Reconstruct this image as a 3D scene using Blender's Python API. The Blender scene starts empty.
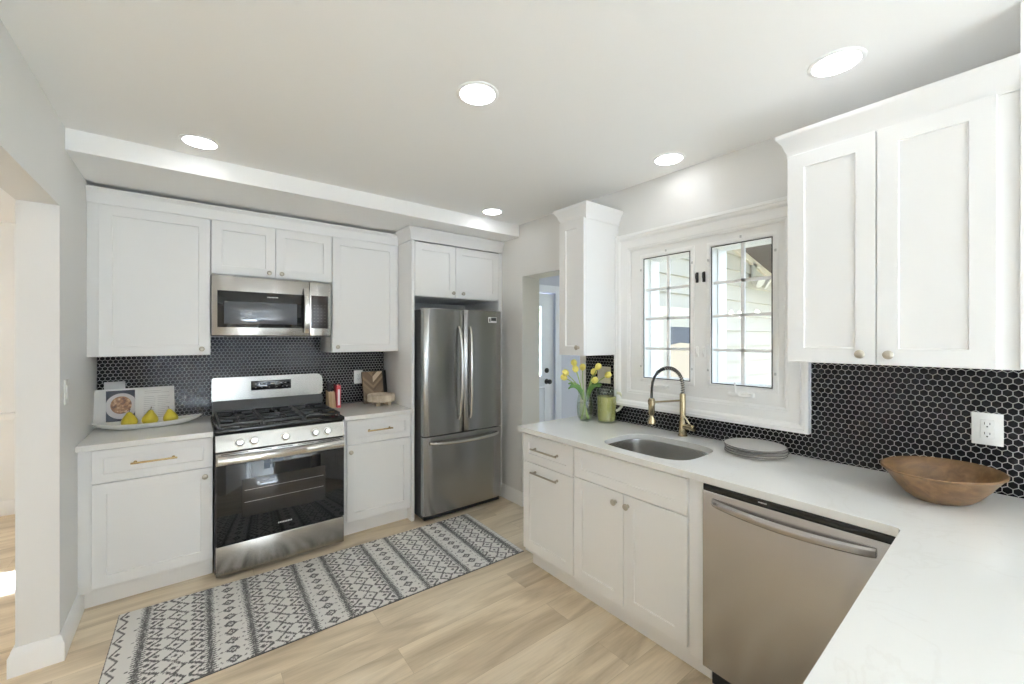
import bpy, bmesh, math, random
from mathutils import Vector, Matrix
from mathutils.geometry import tessellate_polygon
random.seed(7)
sc = bpy.context.scene
COL = sc.collection
R = math.radians

# ------------------------------------------------------------------ camera
cam_d = bpy.data.cameras.new('camera'); cam = bpy.data.objects.new('camera', cam_d); COL.objects.link(cam)
cam.location = (0.47, -3.74, 1.478); cam.rotation_euler = (R(90), 0, R(-37.86))
cam_d.sensor_width = 36; cam_d.lens = 36*414/1024; cam_d.shift_y = -0.0034
cam_d.clip_start = 0.02; cam_d.clip_end = 200
sc.camera = cam
# ------------------------------------------------------------------ sky and exposure
w = bpy.data.worlds.new('sky'); sc.world = w; w.use_nodes = True
wn = w.node_tree.nodes; wl = w.node_tree.links; wn.clear()
wo = wn.new('ShaderNodeOutputWorld'); wb = wn.new('ShaderNodeBackground')
wb.inputs[0].default_value = (0.72, 0.85, 1.06, 1); wb.inputs[1].default_value = 2.6
wl.new(wb.outputs[0], wo.inputs[0])
sc.view_settings.view_transform = 'Standard'; sc.view_settings.look = 'None'
sc.view_settings.gamma = 1; sc.view_settings.exposure = 0.53
try: sc.view_settings.use_curve_mapping = False
except Exception: pass
sc.cycles.use_denoising = True
sc.cycles.max_bounces = 16; sc.cycles.diffuse_bounces = 14; sc.cycles.glossy_bounces = 6
sc.cycles.transparent_max_bounces = 16; sc.cycles.transmission_bounces = 8
sc.cycles.sample_clamp_indirect = 6; sc.cycles.caustics_reflective = False; sc.cycles.caustics_refractive = False
LAMP = 11.0                                     # radiance of the ceiling downlights
sun_d = bpy.data.lights.new('sun', 'SUN'); sun_d.energy = 122; sun_d.angle = R(1.5); sun_d.color = (.75, .865, 1.05)
sun = bpy.data.objects.new('sun', sun_d); COL.objects.link(sun)
sun.rotation_euler = Vector((1, -.12, -.70)).to_track_quat('-Z', 'Y').to_euler()   # low from the side, in through the added patio door and the side room
def portal(loc, rot, sx, sy):                   # helps sampling the sky through an opening, gives no light itself
    l = bpy.data.lights.new('sky_portal', 'AREA'); l.shape = 'RECTANGLE'; l.size = sx; l.size_y = sy
    l.cycles.is_portal = True
    o = bpy.data.objects.new('sky_portal', l); COL.objects.link(o); o.location = loc; o.rotation_euler = rot
portal((1.5, -9.55, 1.5), (R(90), 0, 0), 1.7, 1.6)          # rear windows, facing into the room
portal((-2.55, -3.6, 1.5), (R(90), 0, 0), .9, 1.2)       # side room window, unseen, added to light the far wall with sky
portal((3.0, -2.5, 1.6), (0, R(90), 0), 0.95, 0.9)          # kitchen window
portal((-.17, -7.9, 1.05), (0, R(-90), 0), 2.1, 2.6)       # unseen patio door, added behind the camera for fill light
portal((4.85, -0.83, 1.35), (0, R(90), 0), 1.8, 1.3)          # mudroom window

# ------------------------------------------------------------------ materials
def new_mat(name):
    m = bpy.data.materials.new(name); m.use_nodes = True
    nt = m.node_tree; return m, nt, nt.nodes, nt.links, nt.nodes['Principled BSDF']
def P(name, col, rough=.5, metal=0, spec=.5, coat=0, bump=None, var=None, ior=None):
    m, nt, n, l, b = new_mat(name)
    b.inputs['Base Color'].default_value = (*col, 1); b.inputs['Roughness'].default_value = rough
    b.inputs['Metallic'].default_value = metal; b.inputs['Specular IOR Level'].default_value = spec
    b.inputs['Coat Weight'].default_value = coat; b.inputs['Coat Roughness'].default_value = .05
    tc = n.new('ShaderNodeTexCoord')
    if var:                                     # (scale vec, amount): faint mottling of the colour
        mp = n.new('ShaderNodeMapping'); mp.inputs['Scale'].default_value = var[0]
        no = n.new('ShaderNodeTexNoise'); no.inputs['Scale'].default_value = 1; no.inputs['Detail'].default_value = 5
        mx = n.new('ShaderNodeMix'); mx.data_type = 'RGBA'
        mx.inputs[6].default_value = (*[c*(1-var[1]) for c in col], 1); mx.inputs[7].default_value = (*[min(1, c*(1+var[1])) for c in col], 1)
        l.new(tc.outputs['Object'], mp.inputs[0]); l.new(mp.outputs[0], no.inputs[0])
        l.new(no.outputs[0], mx.inputs[0]); l.new(mx.outputs[2], b.inputs['Base Color'])
    if bump:                                    # (scale, strength)
        no = n.new('ShaderNodeTexNoise'); no.inputs['Scale'].default_value = bump[0]; no.inputs['Detail'].default_value = 4
        bp = n.new('ShaderNodeBump'); bp.inputs['Strength'].default_value = bump[1]; bp.inputs['Distance'].default_value = .002
        l.new(tc.outputs['Object'], no.inputs[0]); l.new(no.outputs[0], bp.inputs['Height']); l.new(bp.outputs[0], b.inputs['Normal'])
    return m
def steel(name, col, rough=.26, stretch=(2, 2, 240), aniso=.75):
    m, nt, n, l, b = new_mat(name)
    b.inputs['Metallic'].default_value = 1; b.inputs['Base Color'].default_value = (*col, 1)
    b.inputs['Roughness'].default_value = rough
    tg = n.new('ShaderNodeTangent'); tg.direction_type = 'RADIAL'; tg.axis = 'Z'; b.inputs['Anisotropic Rotation'].default_value = .25
    b.inputs['Anisotropic'].default_value = aniso; l.new(tg.outputs[0], b.inputs['Tangent'])
    return m
def glass_mat(name, tint=(1, 1, 1), refl=1.0, ior=1.45, rough=0.0, body=None):
    m = bpy.data.materials.new(name); m.use_nodes = True; n = m.node_tree.nodes; l = m.node_tree.links; n.clear()
    o = n.new('ShaderNodeOutputMaterial'); t = n.new('ShaderNodeBsdfTransparent'); g = n.new('ShaderNodeBsdfGlossy')
    lw = n.new('ShaderNodeLayerWeight'); lw.inputs[0].default_value = .5; pw = n.new('ShaderNodeMath'); pw.operation = 'POWER'; pw.inputs[1].default_value = 5 if ior > 1.35 else 6
    f = n.new('ShaderNodeMath'); f.operation = 'MULTIPLY_ADD'; f.inputs[1].default_value = .7; f.inputs[2].default_value = .04; mx = n.new('ShaderNodeMixShader')
    l.new(lw.outputs['Facing'], pw.inputs[0]); l.new(pw.outputs[0], f.inputs[0])
    t.inputs[0].default_value = (*tint, 1); g.inputs['Roughness'].default_value = rough; g.inputs[0].default_value = (refl, refl, refl, 1)
    l.new(f.outputs[0], mx.inputs[0]); l.new(g.outputs[0], mx.inputs[2])
    if body:                                    # (colour, share) cloudy liquid
        d = n.new('ShaderNodeBsdfDiffuse'); d.inputs[0].default_value = (*body[0], 1); m2 = n.new('ShaderNodeMixShader'); m2.inputs[0].default_value = body[1]
        l.new(t.outputs[0], m2.inputs[1]); l.new(d.outputs[0], m2.inputs[2]); l.new(m2.outputs[0], mx.inputs[1])
    else: l.new(t.outputs[0], mx.inputs[1])
    l.new(mx.outputs[0], o.inputs[0]); return m
def emit(name, col, s):
    m = bpy.data.materials.new(name); m.use_nodes = True; n = m.node_tree.nodes; l = m.node_tree.links; n.clear()
    o = n.new('ShaderNodeOutputMaterial'); e = n.new('ShaderNodeEmission'); e.inputs[0].default_value = (*col, 1); e.inputs[1].default_value = s
    l.new(e.outputs[0], o.inputs[0]); return m
def ramp(n, stops):
    r = n.new('ShaderNodeValToRGB'); e = r.color_ramp.elements
    while len(e) < len(stops): e.new(.5)
    for el, (p, c) in zip(e, stops): el.position = p; el.color = (*c, 1)
    return r
def wood(name, c0, c1, c2, scale=(3, 30, 30), rough=.45, bump=.15, rot=(0, 0, 0)):
    m, nt, n, l, b = new_mat(name)
    tc = n.new('ShaderNodeTexCoord'); mp = n.new('ShaderNodeMapping'); mp.inputs['Scale'].default_value = scale; mp.inputs['Rotation'].default_value = rot
    no = n.new('ShaderNodeTexNoise'); no.inputs['Scale'].default_value = 1; no.inputs['Detail'].default_value = 7; no.inputs['Distortion'].default_value = .6
    r = ramp(n, [(.3, c0), (.5, c1), (.72, c2)])
    l.new(tc.outputs['Object'], mp.inputs[0]); l.new(mp.outputs[0], no.inputs[0]); l.new(no.outputs[0], r.inputs[0]); l.new(r.outputs[0], b.inputs['Base Color'])
    b.inputs['Roughness'].default_value = rough
    bp = n.new('ShaderNodeBump'); bp.inputs['Strength'].default_value = bump; bp.inputs['Distance'].default_value = .001
    l.new(no.outputs[0], bp.inputs['Height']); l.new(bp.outputs[0], b.inputs['Normal'])
    return m
def floor_mat():
    m, nt, n, l, b = new_mat('oak_plank_floor')
    tc = n.new('ShaderNodeTexCoord')
    br = n.new('ShaderNodeTexBrick'); br.offset = .37; br.inputs['Scale'].default_value = 1; br.inputs['Brick Width'].default_value = 1.25; br.inputs['Row Height'].default_value = .185
    br.inputs['Mortar Size'].default_value = .0008; br.inputs['Mortar Smooth'].default_value = .2; br.inputs['Bias'].default_value = 0
    br.inputs['Color1'].default_value = (0, 0, 0, 1); br.inputs['Color2'].default_value = (1, 1, 1, 1); br.inputs['Mortar'].default_value = (.5, .5, .5, 1)
    l.new(tc.outputs['Object'], br.inputs[0])
    mp = n.new('ShaderNodeMapping'); mp.inputs['Scale'].default_value = (1.1, 6, 1)
    ad = n.new('ShaderNodeVectorMath'); ad.operation = 'ADD'; sc_ = n.new('ShaderNodeVectorMath'); sc_.operation = 'SCALE'; sc_.inputs['Scale'].default_value = 13
    l.new(br.outputs[0], sc_.inputs[0]); l.new(tc.outputs['Object'], mp.inputs[0]); l.new(mp.outputs[0], ad.inputs[0]); l.new(sc_.outputs[0], ad.inputs[1])
    n1 = n.new('ShaderNodeTexNoise'); n1.inputs['Scale'].default_value = 1; n1.inputs['Detail'].default_value = 6; n1.inputs['Distortion'].default_value = 1.1
    l.new(ad.outputs[0], n1.inputs[0])
    mp2 = n.new('ShaderNodeMapping'); mp2.inputs['Scale'].default_value = (5, 110, 1); l.new(tc.outputs['Object'], mp2.inputs[0])
    n2 = n.new('ShaderNodeTexNoise'); n2.inputs['Scale'].default_value = 1; n2.inputs['Detail'].default_value = 4; l.new(mp2.outputs[0], n2.inputs[0])
    r = ramp(n, [(.28, (.46, .365, .25)), (.44, (.64, .53, .385)), (.58, (.77, .66, .50)), (.78, (.85, .75, .595))]); l.new(n1.outputs[0], r.inputs[0])
    mx = n.new('ShaderNodeMix'); mx.data_type = 'RGBA'; mx.blend_type = 'MULTIPLY'; mx.inputs[0].default_value = .3
    r2 = ramp(n, [(.35, (.72, .70, .68)), (.6, (1, 1, 1))]); l.new(n2.outputs[0], r2.inputs[0])
    l.new(r.outputs[0], mx.inputs[6]); l.new(r2.outputs[0], mx.inputs[7])
    m3 = n.new('ShaderNodeMix'); m3.data_type = 'RGBA'; m3.blend_type = 'MULTIPLY'; m3.inputs[0].default_value = 1
    r3 = ramp(n, [(0, (.94, .935, .93)), (1, (1.03, 1.025, 1.02))]); l.new(br.outputs[0], r3.inputs[0])
    l.new(mx.outputs[2], m3.inputs[6]); l.new(r3.outputs[0], m3.inputs[7])
    m4 = n.new('ShaderNodeMix'); m4.data_type = 'RGBA'; m4.inputs[7].default_value = (.44, .35, .24, 1)
    l.new(br.outputs['Fac'], m4.inputs[0]); l.new(m3.outputs[2], m4.inputs[6]); l.new(m4.outputs[2], b.inputs['Base Color'])
    b.inputs['Roughness'].default_value = .36; b.inputs['Specular IOR Level'].default_value = .4
    return m
def quartz_mat():
    m, nt, n, l, b = new_mat('white_quartz')
    tc = n.new('ShaderNodeTexCoord'); no = n.new('ShaderNodeTexNoise'); no.inputs['Scale'].default_value = 2.2; no.inputs['Detail'].default_value = 8; no.inputs['Distortion'].default_value = 1.6
    l.new(tc.outputs['Object'], no.inputs[0])
    r = ramp(n, [(.484, (.80, .80, .785)), (.497, (.77, .765, .745)), (.505, (.80, .80, .785))]); l.new(no.outputs[0], r.inputs[0]); l.new(r.outputs[0], b.inputs['Base Color'])
    b.inputs['Roughness'].default_value = .16; b.inputs['Specular IOR Level'].default_value = .5
    return m
def attr_mat(name, stops, attr='tone', rough=.8, sheen=0, bump=None):
    m, nt, n, l, b = new_mat(name)
    a = n.new('ShaderNodeAttribute'); a.attribute_name = attr; r = ramp(n, stops); l.new(a.outputs['Fac'], r.inputs[0]); l.new(r.outputs[0], b.inputs['Base Color'])
    b.inputs['Roughness'].default_value = rough; b.inputs['Sheen Weight'].default_value = sheen
    if bump:
        tc = n.new('ShaderNodeTexCoord'); no = n.new('ShaderNodeTexNoise'); no.inputs['Scale'].default_value = bump[0]
        bp = n.new('ShaderNodeBump'); bp.inputs['Strength'].default_value = bump[1]; bp.inputs['Distance'].default_value = .003
        l.new(tc.outputs['Object'], no.inputs[0]); l.new(no.outputs[0], bp.inputs['Height']); l.new(bp.outputs[0], b.inputs['Normal'])
    return m

M = dict(
 cab=P('white_cabinet_paint', (.84, .84, .838), .34), wall=P('warm_white_wall_paint', (.765, .76, .745), .75, bump=(220, .05)),
 ceil=P('white_ceiling_paint', (.93, .93, .925), .85), trim=P('white_trim_paint', (.88, .88, .875), .3), vinyl=P('white_vinyl', (.87, .87, .86), .3),
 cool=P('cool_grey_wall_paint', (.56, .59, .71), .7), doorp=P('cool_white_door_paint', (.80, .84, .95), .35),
 floor=floor_mat(), quartz=quartz_mat(),
 steel=steel('brushed_stainless', (.50, .485, .46), .24), dwsteel=steel('warm_brushed_stainless', (.46, .445, .435), .26), rsteel=steel('range_stainless', (.345, .33, .305), .25), dsteel=steel('dark_brushed_stainless', (.40, .395, .385), .27), sink=steel('satin_stainless_sink', (.56, .55, .53), .24, (40, 40, 40), 0),
 chrome=P('polished_handle_steel', (.66, .65, .63), .16, 1), nickel=P('brushed_nickel', (.50, .46, .39), .28, 1), brass=P('champagne_brass', (.62, .47, .25), .26, 1), bronze=P('champagne_bronze', (.42, .345, .22), .25, 1),
 black=P('black_enamel', (.012, .012, .013), .12), bglass=P('black_glass', (.008, .008, .009), .03, spec=.6), iron=P('cast_iron', (.03, .03, .031), .38, bump=(300, .2)), dark=P('charcoal_plastic', (.03, .03, .032), .4),
 ctrl=P('dark_keypad', (.03, .022, .02), .25), print=P('light_print', (.55, .55, .55), .5), grey=P('grey_casing', (.09, .09, .092), .45), window_grey=P('tinted_oven_window', (.024, .021, .019), .05, spec=.6), mwin=P('mesh_oven_window', (.075, .08, .09), .05, spec=.7),
 tile=P('black_glazed_tile', (.010, .010, .011), .09, spec=.12), grout=P('pale_grey_grout', (.58, .58, .56), .9),
 plastic=P('white_plastic', (.80, .80, .78), .3), beige=P('ivory_plastic', (.72, .68, .58), .35), slot=P('outlet_slot', (.05, .05, .05), .6),
 lamp=emit('downlight_glow', (.96, .98, 1.0), LAMP), glass=glass_mat('window_glass', (.97, .985, .98)), vglass=glass_mat('clear_glass', (.94, .965, .95), 1, 1.5), water=glass_mat('vase_water', (.93, .96, .88), .6, 1.33),
 juice=glass_mat('pale_green_drink', (.985, .975, .84), .5, 1.33, 0, ((.74, .69, .27), .42)),
 plate=P('pale_stoneware', (.60, .58, .56), .35), rim=P('plate_dark_rim', (.09, .08, .075), .4), porc=P('white_porcelain', (.82, .82, .80), .2),
 bowl=wood('turned_brown_wood', (.085, .043, .017), (.145, .078, .032), (.21, .118, .052), (9, 40, 40), .42), lightwood=wood('whitewashed_wood', (.42, .335, .235), (.52, .43, .32), (.62, .54, .42), (30, 30, 8), .6),
 blockwood=wood('pale_maple', (.48, .33, .17), (.58, .42, .24), (.66, .5, .31), (40, 40, 6), .5), blackwood=P('black_stained_board', (.018, .017, .016), .45),
 pear=P('yellow_pear_skin', (.52, .42, .03), .4, var=((25, 25, 25), .22)), stemb=P('brown_stalk', (.12, .07, .03), .8),
 paper=P('white_paper', (.80, .79, .77), .7), navy=P('dark_table_photo_print', (.035, .04, .06), .5), pwhite=P('photo_plate_print', (.66, .63, .63), .5), text=P('faint_grey_print', (.52, .51, .50), .7), red=P('red_cover', (.50, .05, .06), .45), greyc=P('pale_grey_card', (.55, .55, .55), .6),
 petal=P('yellow_petal', (.80, .70, .17), .5, var=((60, 60, 60), .2)), leaf=P('green_leaf', (.10, .22, .05), .45, var=((40, 40, 15), .3)), stem=P('green_stem', (.30, .40, .12), .5),
 siding=P('cream_vinyl_siding', (.50, .47, .40), .55), extrim=P('cream_exterior_trim', (.70, .62, .50), .5), eave=P('weathered_brown_soffit', (.10, .085, .075), .8), grass=P('lawn', (.035, .045, .02), .9, var=((8, 8, 8), .4)),
 hose=P('black_rubber_hose', (.015, .015, .015), .45), shade=P('beige_roller_blind', (.60, .50, .38), .8), bush=P('hedge_leaves', (.22, .25, .07), .6, var=((30, 30, 30), .6)),
)
def food_mat():
    m, nt, n, l, b = new_mat('stew_photo_print'); tc = n.new('ShaderNodeTexCoord'); v = n.new('ShaderNodeTexNoise'); v.inputs['Scale'].default_value = 55; v.inputs['Detail'].default_value = 3
    r = ramp(n, [(.32, (.08, .03, .015)), (.48, (.28, .12, .05)), (.58, (.42, .24, .12)), (.68, (.72, .55, .40))]); l.new(tc.outputs['Object'], v.inputs[0]); l.new(v.outputs[0], r.inputs[0]); l.new(r.outputs[0], b.inputs['Base Color']); return m
M['food'] = food_mat()

# ------------------------------------------------------------------ builders
class MB:
    def __init__(s): s.bm = bmesh.new(); s.tones = {}
    def _new(s, before): return [f for f in s.bm.faces if f not in before]
    def box(s, x0, x1, y0, y1, z0, z1, b=0, seg=2):
        mt = Matrix.Translation(((x0+x1)/2, (y0+y1)/2, (z0+z1)/2)) @ Matrix.Diagonal((abs(x1-x0), abs(y1-y0), abs(z1-z0), 1))
        r = bmesh.ops.create_cube(s.bm, size=1, matrix=mt)
        if b > 0:
            es = list({e for v in r['verts'] for e in v.link_edges})
            bmesh.ops.bevel(s.bm, geom=r['verts']+es, offset=b, segments=seg, affect='EDGES', profile=.5, clamp_overlap=True)
        return s
    def rings(s, loops, cap0=True, cap1=True, closed=True):   # loft of equal-length rings
        vs = [[s.bm.verts.new(p) for p in lp] for lp in loops]; k = len(vs[0])
        for a, b in zip(vs, vs[1:]):
            for i in range(k if closed else k-1):
                j = (i+1) % k
                try: s.bm.faces.new((a[i], a[j], b[j], b[i]))
                except ValueError: pass
        if cap0: s.bm.faces.new(list(reversed(vs[0])))
        if cap1: s.bm.faces.new(vs[-1])
        return s
    def cyl(s, p0, p1, r0, r1=None, seg=20, b=0):
        r1 = r0 if r1 is None else r1; p0 = Vector(p0); p1 = Vector(p1); ax = p1-p0; h = ax.length
        pr = [(r0, 0), (r1, h)] if not b else [(r0-b, 0), (r0-b*.3, b*.3), (r0, b), (r1, h-b), (r1-b*.3, h-b*.3), (r1-b, h)]
        return s.lathe(pr, p0, seg, ax)
    def lathe(s, prof, origin=(0, 0, 0), seg=32, axis=(0, 0, 1), sx=1, sy=1, cap0=True, cap1=True, rot=0, lobes=None):
        q = Vector((0, 0, 1)).rotation_difference(Vector(axis).normalized()); o = Vector(origin); loops = []
        for (r, z) in prof:
            lp = []
            for i in range(seg):
                a = 2*math.pi*i/seg; k = 1+(lobes[1]*math.cos(lobes[0]*a)) if lobes else 1
                x, y = max(r, 1e-5)*k*math.cos(a)*sx, max(r, 1e-5)*k*math.sin(a)*sy
                x, y = x*math.cos(rot)-y*math.sin(rot), x*math.sin(rot)+y*math.cos(rot)
                lp.append(o+q @ Vector((x, y, z)))
            loops.append(lp)
        return s.rings(loops, cap0, cap1)
    def tube(s, pts, r, seg=10, flat=1):
        pts = [Vector(p) for p in pts]; n = len(pts); rr = r if isinstance(r, (list, tuple)) else [r]*n
        T = [(pts[min(i+1, n-1)]-pts[max(i-1, 0)]).normalized() for i in range(n)]
        u = T[0].orthogonal().normalized(); loops = []
        if abs(T[0].z) < .9: u = (Vector((0, 0, 1))-T[0]*T[0].z).normalized()
        for i in range(n):
            u = (u-T[i]*u.dot(T[i])).normalized(); v = T[i].cross(u)
            loops.append([pts[i]+rr[i]*(math.cos(2*math.pi*k/seg)*u*flat+math.sin(2*math.pi*k/seg)*v) for k in range(seg)])
        return s.rings(loops)
    def prism(s, poly, plane, a0, a1):
        f = {'xz': lambda p, a: (p[0], a, p[1]), 'yz': lambda p, a: (a, p[0], p[1]), 'xy': lambda p, a: (p[0], p[1], a)}[plane]
        return s.rings([[f(p, a0) for p in poly], [f(p, a1) for p in poly]])
    def sweep(s, path, prof, N, closed=False):                # mitred moulding: prof = (offset sideways, offset along N)
        N = Vector(N); path = [Vector(p) for p in path]; n = len(path); loops = []
        for i in range(n):
            a = path[i-1] if (i > 0 or closed) else None; c = path[(i+1) % n] if (i < n-1 or closed) else None; p = path[i]
            d1 = (p-a).normalized() if a is not None else None; d2 = (c-p).normalized() if c is not None else None
            d1 = d1 or d2; d2 = d2 or d1
            s1 = d1.cross(N); s2 = d2.cross(N); m = (s1+s2).normalized(); m = m/max(.2, m.dot(s1))
            loops.append([p+m*q[0]+N*q[1] for q in prof])
        if closed: loops.append(loops[0][:]); return s.rings(loops, False, False)
        return s.rings(loops)
    def plate(s, outer, holes, z0, z1):                       # horizontal slab with holes
        loops = [[Vector((*p, 0)) for p in outer]]+[[Vector((*p, 0)) for p in h] for h in holes]
        tri = tessellate_polygon(loops); flat = [p for lp in loops for p in lp]
        top = [s.bm.verts.new((p.x, p.y, z1)) for p in flat]; bot = [s.bm.verts.new((p.x, p.y, z0)) for p in flat]
        for t in tri: s.bm.faces.new([top[i] for i in t]); s.bm.faces.new([bot[i] for i in reversed(t)])
        k = 0
        for lp in loops:
            m = len(lp)
            for i in range(m): s.bm.faces.new((top[k+i], top[k+(i+1) % m], bot[k+(i+1) % m], bot[k+i]))
            k += m
        return s
    def shaker(s, x0, x1, z0, z1, y=0, t=.02, fr=.058, rec=.007):
        def rc(i, yy): return [(x0+i, yy, z0+i), (x1-i, yy, z0+i), (x1-i, yy, z1-i), (x0+i, yy, z1-i)]
        e = .0015
        return s.rings([rc(0, y), rc(0, y-t+e), rc(e, y-t), rc(fr, y-t), rc(fr+.0025, y-t+rec)])
    def build(s, name, mat, parent=None, smooth=True, angle=35, loc=None):
        bmesh.ops.recalc_face_normals(s.bm, faces=s.bm.faces)
        me = bpy.data.meshes.new(name); s.bm.to_mesh(me); s.bm.free()
        for m in (mat if isinstance(mat, list) else [mat]): me.materials.append(m)
        if smooth:
            me.polygons.foreach_set('use_smooth', [True]*len(me.polygons)); me.set_sharp_from_angle(angle=R(angle))
        o = bpy.data.objects.new(name, me); COL.objects.link(o)
        if parent is not None: o.parent = parent
        if loc is not None: o.location = loc
        return o
def tag(o, label, cat, group=None):
    o['label'] = label; o['category'] = cat
    if group: o['group'] = group
    return o
def thing(name, label, cat, loc=(0, 0, 0), rz=0, group=None):
    o = bpy.data.objects.new(name, None); COL.objects.link(o); o.location = loc; o.rotation_euler = (0, 0, rz); o.empty_display_size = .1
    return tag(o, label, cat, group)
def struct(o): o['kind'] = 'structure'; return o
def sroot(name, loc=(0, 0, 0), rz=0):
    o = bpy.data.objects.new(name, None); COL.objects.link(o); o.location = loc; o.rotation_euler = (0, 0, rz); return struct(o)
def copy_tree(o, parent=None):
    c = o.copy(); COL.objects.link(c)
    if parent is not None: c.parent = parent
    for ch in list(o.children): copy_tree(ch, c)
    return c
def lab(o, t): o['label'] = t; return o
def bez(p0, p1, p2, p3, n=14):
    p0, p1, p2, p3 = map(Vector, (p0, p1, p2, p3)); out = []
    for i in range(n+1):
        t = i/n; out.append(p0*(1-t)**3+3*p1*t*(1-t)**2+3*p2*t*t*(1-t)+p3*t**3)
    return out

XR = 2.79; H = 2.49; SOF = 2.385; CT = .914
# ------------------------------------------------------------------ the room
def walls(name, boxes, mat):
    m = MB()
    for b in boxes: m.box(*b)
    return struct(m.build(name, mat, smooth=False))
struct(MB().box(-4.2, 7.5, -9.8, 2.0, -.1, 0).build('floor', M['floor'], smooth=False))
struct(MB().box(-.16, XR+.2, -9.7, .2, H, H+.15).build('ceiling', M['ceil'], smooth=False))
struct(MB().box(-.003, XR-.001, -.86, -.001, SOF, H-.001).build('ceiling_soffit', M['ceil'], smooth=False))
walls('wall_back', [(-.135, 3.2, 0, .15, 0, H)], M['wall'])
LX = -.004
walls('wall_left', [(-.138, LX, -.96, 0, 0, H), (-.138, LX, -3.1, -.96, 2.09, H), (-.16, LX, -6.6, -3.1, 0, H), (-.16, LX, -9.2, -6.6, 2.12, H), (-.16, LX, -9.5, -9.2, 0, H)], M['wall'])
wy0, wy1, wz0, wz1 = -2.96, -2.05, 1.135, 2.06             # kitchen window opening
dy0, dy1, dz = -1.59, -.905, 2.025                           # passage to the mudroom
walls('wall_right', [(XR, XR+.2, dy1, 0, 0, H), (XR, XR+.2, dy0, dy1, dz, H), (XR, XR+.2, wy1, dy0, 0, H), (XR, XR+.2, wy0, wy1, 0, wz0), (XR, XR+.2, wy0, wy1, wz1, H), (XR, XR+.2, -9.5, wy0, 0, H)], M['wall'])
walls('wall_rear', [(-.16, .75, -9.65, -9.5, 0, H), (2.3, XR+.2, -9.65, -9.5, 0, H), (.75, 2.3, -9.65, -9.5, 0, .75), (.75, 2.3, -9.65, -9.5, 2.2, H)], M['wall'])
walls('wall_bulkhead', [(2.44, XR-.009, -3.86, -3.6955, 1.385, H-.001)], M['trim'])
# window behind the camera
rw = sroot('window_3', (0, -9.56, 0)); m = MB()
for x in (.75, 1.245, 1.31, 2.235): m.box(x, x+.065, -.04, .04, .75, 2.2)
for z in (.75, 2.135): m.box(.75, 2.3, -.04, .04, z, z+.065)
m.box(.8, 2.25, -.02, .02, 1.46, 1.5); m.build('window_frame', M['vinyl'], rw); MB().box(.8, 2.25, -.004, .004, .8, 2.15).build('window_pane', M['glass'], rw)
pd = sroot('added_patio_door', (-.08, 0, 0)); m = MB()  # unseen patio door, added so sun on the floor fills the room
for y in (-9.2, -7.93, -6.67): m.box(-.03, .03, y, y+.07, 0, 2.12)
m.box(-.03, .03, -9.13, -6.6, 0, .07).box(-.03, .03, -9.13, -6.6, 2.05, 2.12); m.build('door_frame', M['vinyl'], pd)
MB().box(-.004, .004, -9.13, -6.67, .07, 2.05).build('door_pane', M['glass'], pd)
# side room seen through the left opening
walls('wall_side_room', [(-3.8, -.16, 1.6, 1.75, 0, 2.45), (-3.75, -3.6, -3.5, .35, 0, 2.45), (-3.75, -3.6, .65, 1.6, 0, 2.45), (-3.75, -3.6, .35, .65, 0, 1.6), (-3.75, -3.6, .35, .65, 2.38, 2.45), (-3.75, -3.0, -3.65, -3.5, 0, 2.45), (-2.1, -.135, -3.65, -3.5, 0, 2.45), (-3.0, -2.1, -3.65, -3.5, 0, .9), (-3.0, -2.1, -3.65, -3.5, 2.1, 2.45), (-.16, -.02, .15, 1.6, 0, 2.45)], M['trim'])  # window gap in the camera-side wall is added to light the far wall
struct(MB().box(-3.75, -.165, -3.65, 1.75, 2.45, 2.6).build('ceiling_side_room', M['ceil'], smooth=False))
bbp = [(0, 0), (.020, 0), (.020, .085), (.014, .095), (.011, .11), (.005, .118), (0, .118)]
def base(name, path, prof=bbp): return struct(MB().sweep(path, prof, (0, 0, 1)).build(name, M['trim']))
base('baseboard_left', [(LX-.001, -.53, 0), (LX-.001, -.961, 0), (-.138, -.961, 0), (-.139, -.5, 0)][::-1])
base('baseboard_right', [(XR-.001, -.02, 0), (XR-.001, dy1-.001, 0), (XR+.19, dy1-.001, 0)])
base('baseboard_side_room', [(-3.6, 1.599, 0), (-.165, 1.599, 0)])
struct(MB().sweep([(-3.6, 1.599, .80), (-.165, 1.599, .80)], [(0, 0), (.02, 0), (.03, .03), (.03, .05), (0, .055)], (0, 0, 1)).build('trim_chair_rail', M['trim']))
# mudroom
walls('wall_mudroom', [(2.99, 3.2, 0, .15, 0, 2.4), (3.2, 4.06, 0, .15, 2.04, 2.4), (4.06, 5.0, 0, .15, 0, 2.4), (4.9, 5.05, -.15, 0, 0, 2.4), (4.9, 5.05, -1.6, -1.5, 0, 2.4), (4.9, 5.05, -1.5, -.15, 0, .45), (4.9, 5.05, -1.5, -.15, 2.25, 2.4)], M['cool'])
struct(MB().box(2.99, 5.05, -1.6, .15, 2.4, 2.5).build('ceiling_mudroom', M['ceil'], smooth=False))
base('baseboard_mudroom', [(2.995, -.001, 0), (4.9, -.001, 0)][:2])
mw_ = sroot('window_2', (4.97, 0, 0)); m = MB()
for y in (-1.5, -.86, -.21): m.box(-.03, .03, y, y+.06, .45, 2.25)
for z in (.45, 2.19): m.box(-.03, .03, -1.44, -.21, z, z+.06)
m.build('window_frame', M['vinyl'], mw_); MB().box(-.004, .004, -1.45, -.2, .5, 2.2).build('window_pane', M['glass'], mw_)
dr = sroot('door_1', (3.2, .045, 0))
g0, g1 = .16, .665                                            # glazed upper half of the door leaf
m = MB(); m.box(.004, g0, -.02, .025, .01, 2.03).box(g1, .856, -.02, .025, .01, 2.03).box(g0, g1, -.02, .025, .01, 1.0).box(g0, g1, -.02, .025, 1.89, 2.03); m.build('door_leaf', M['doorp'], dr)
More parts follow.
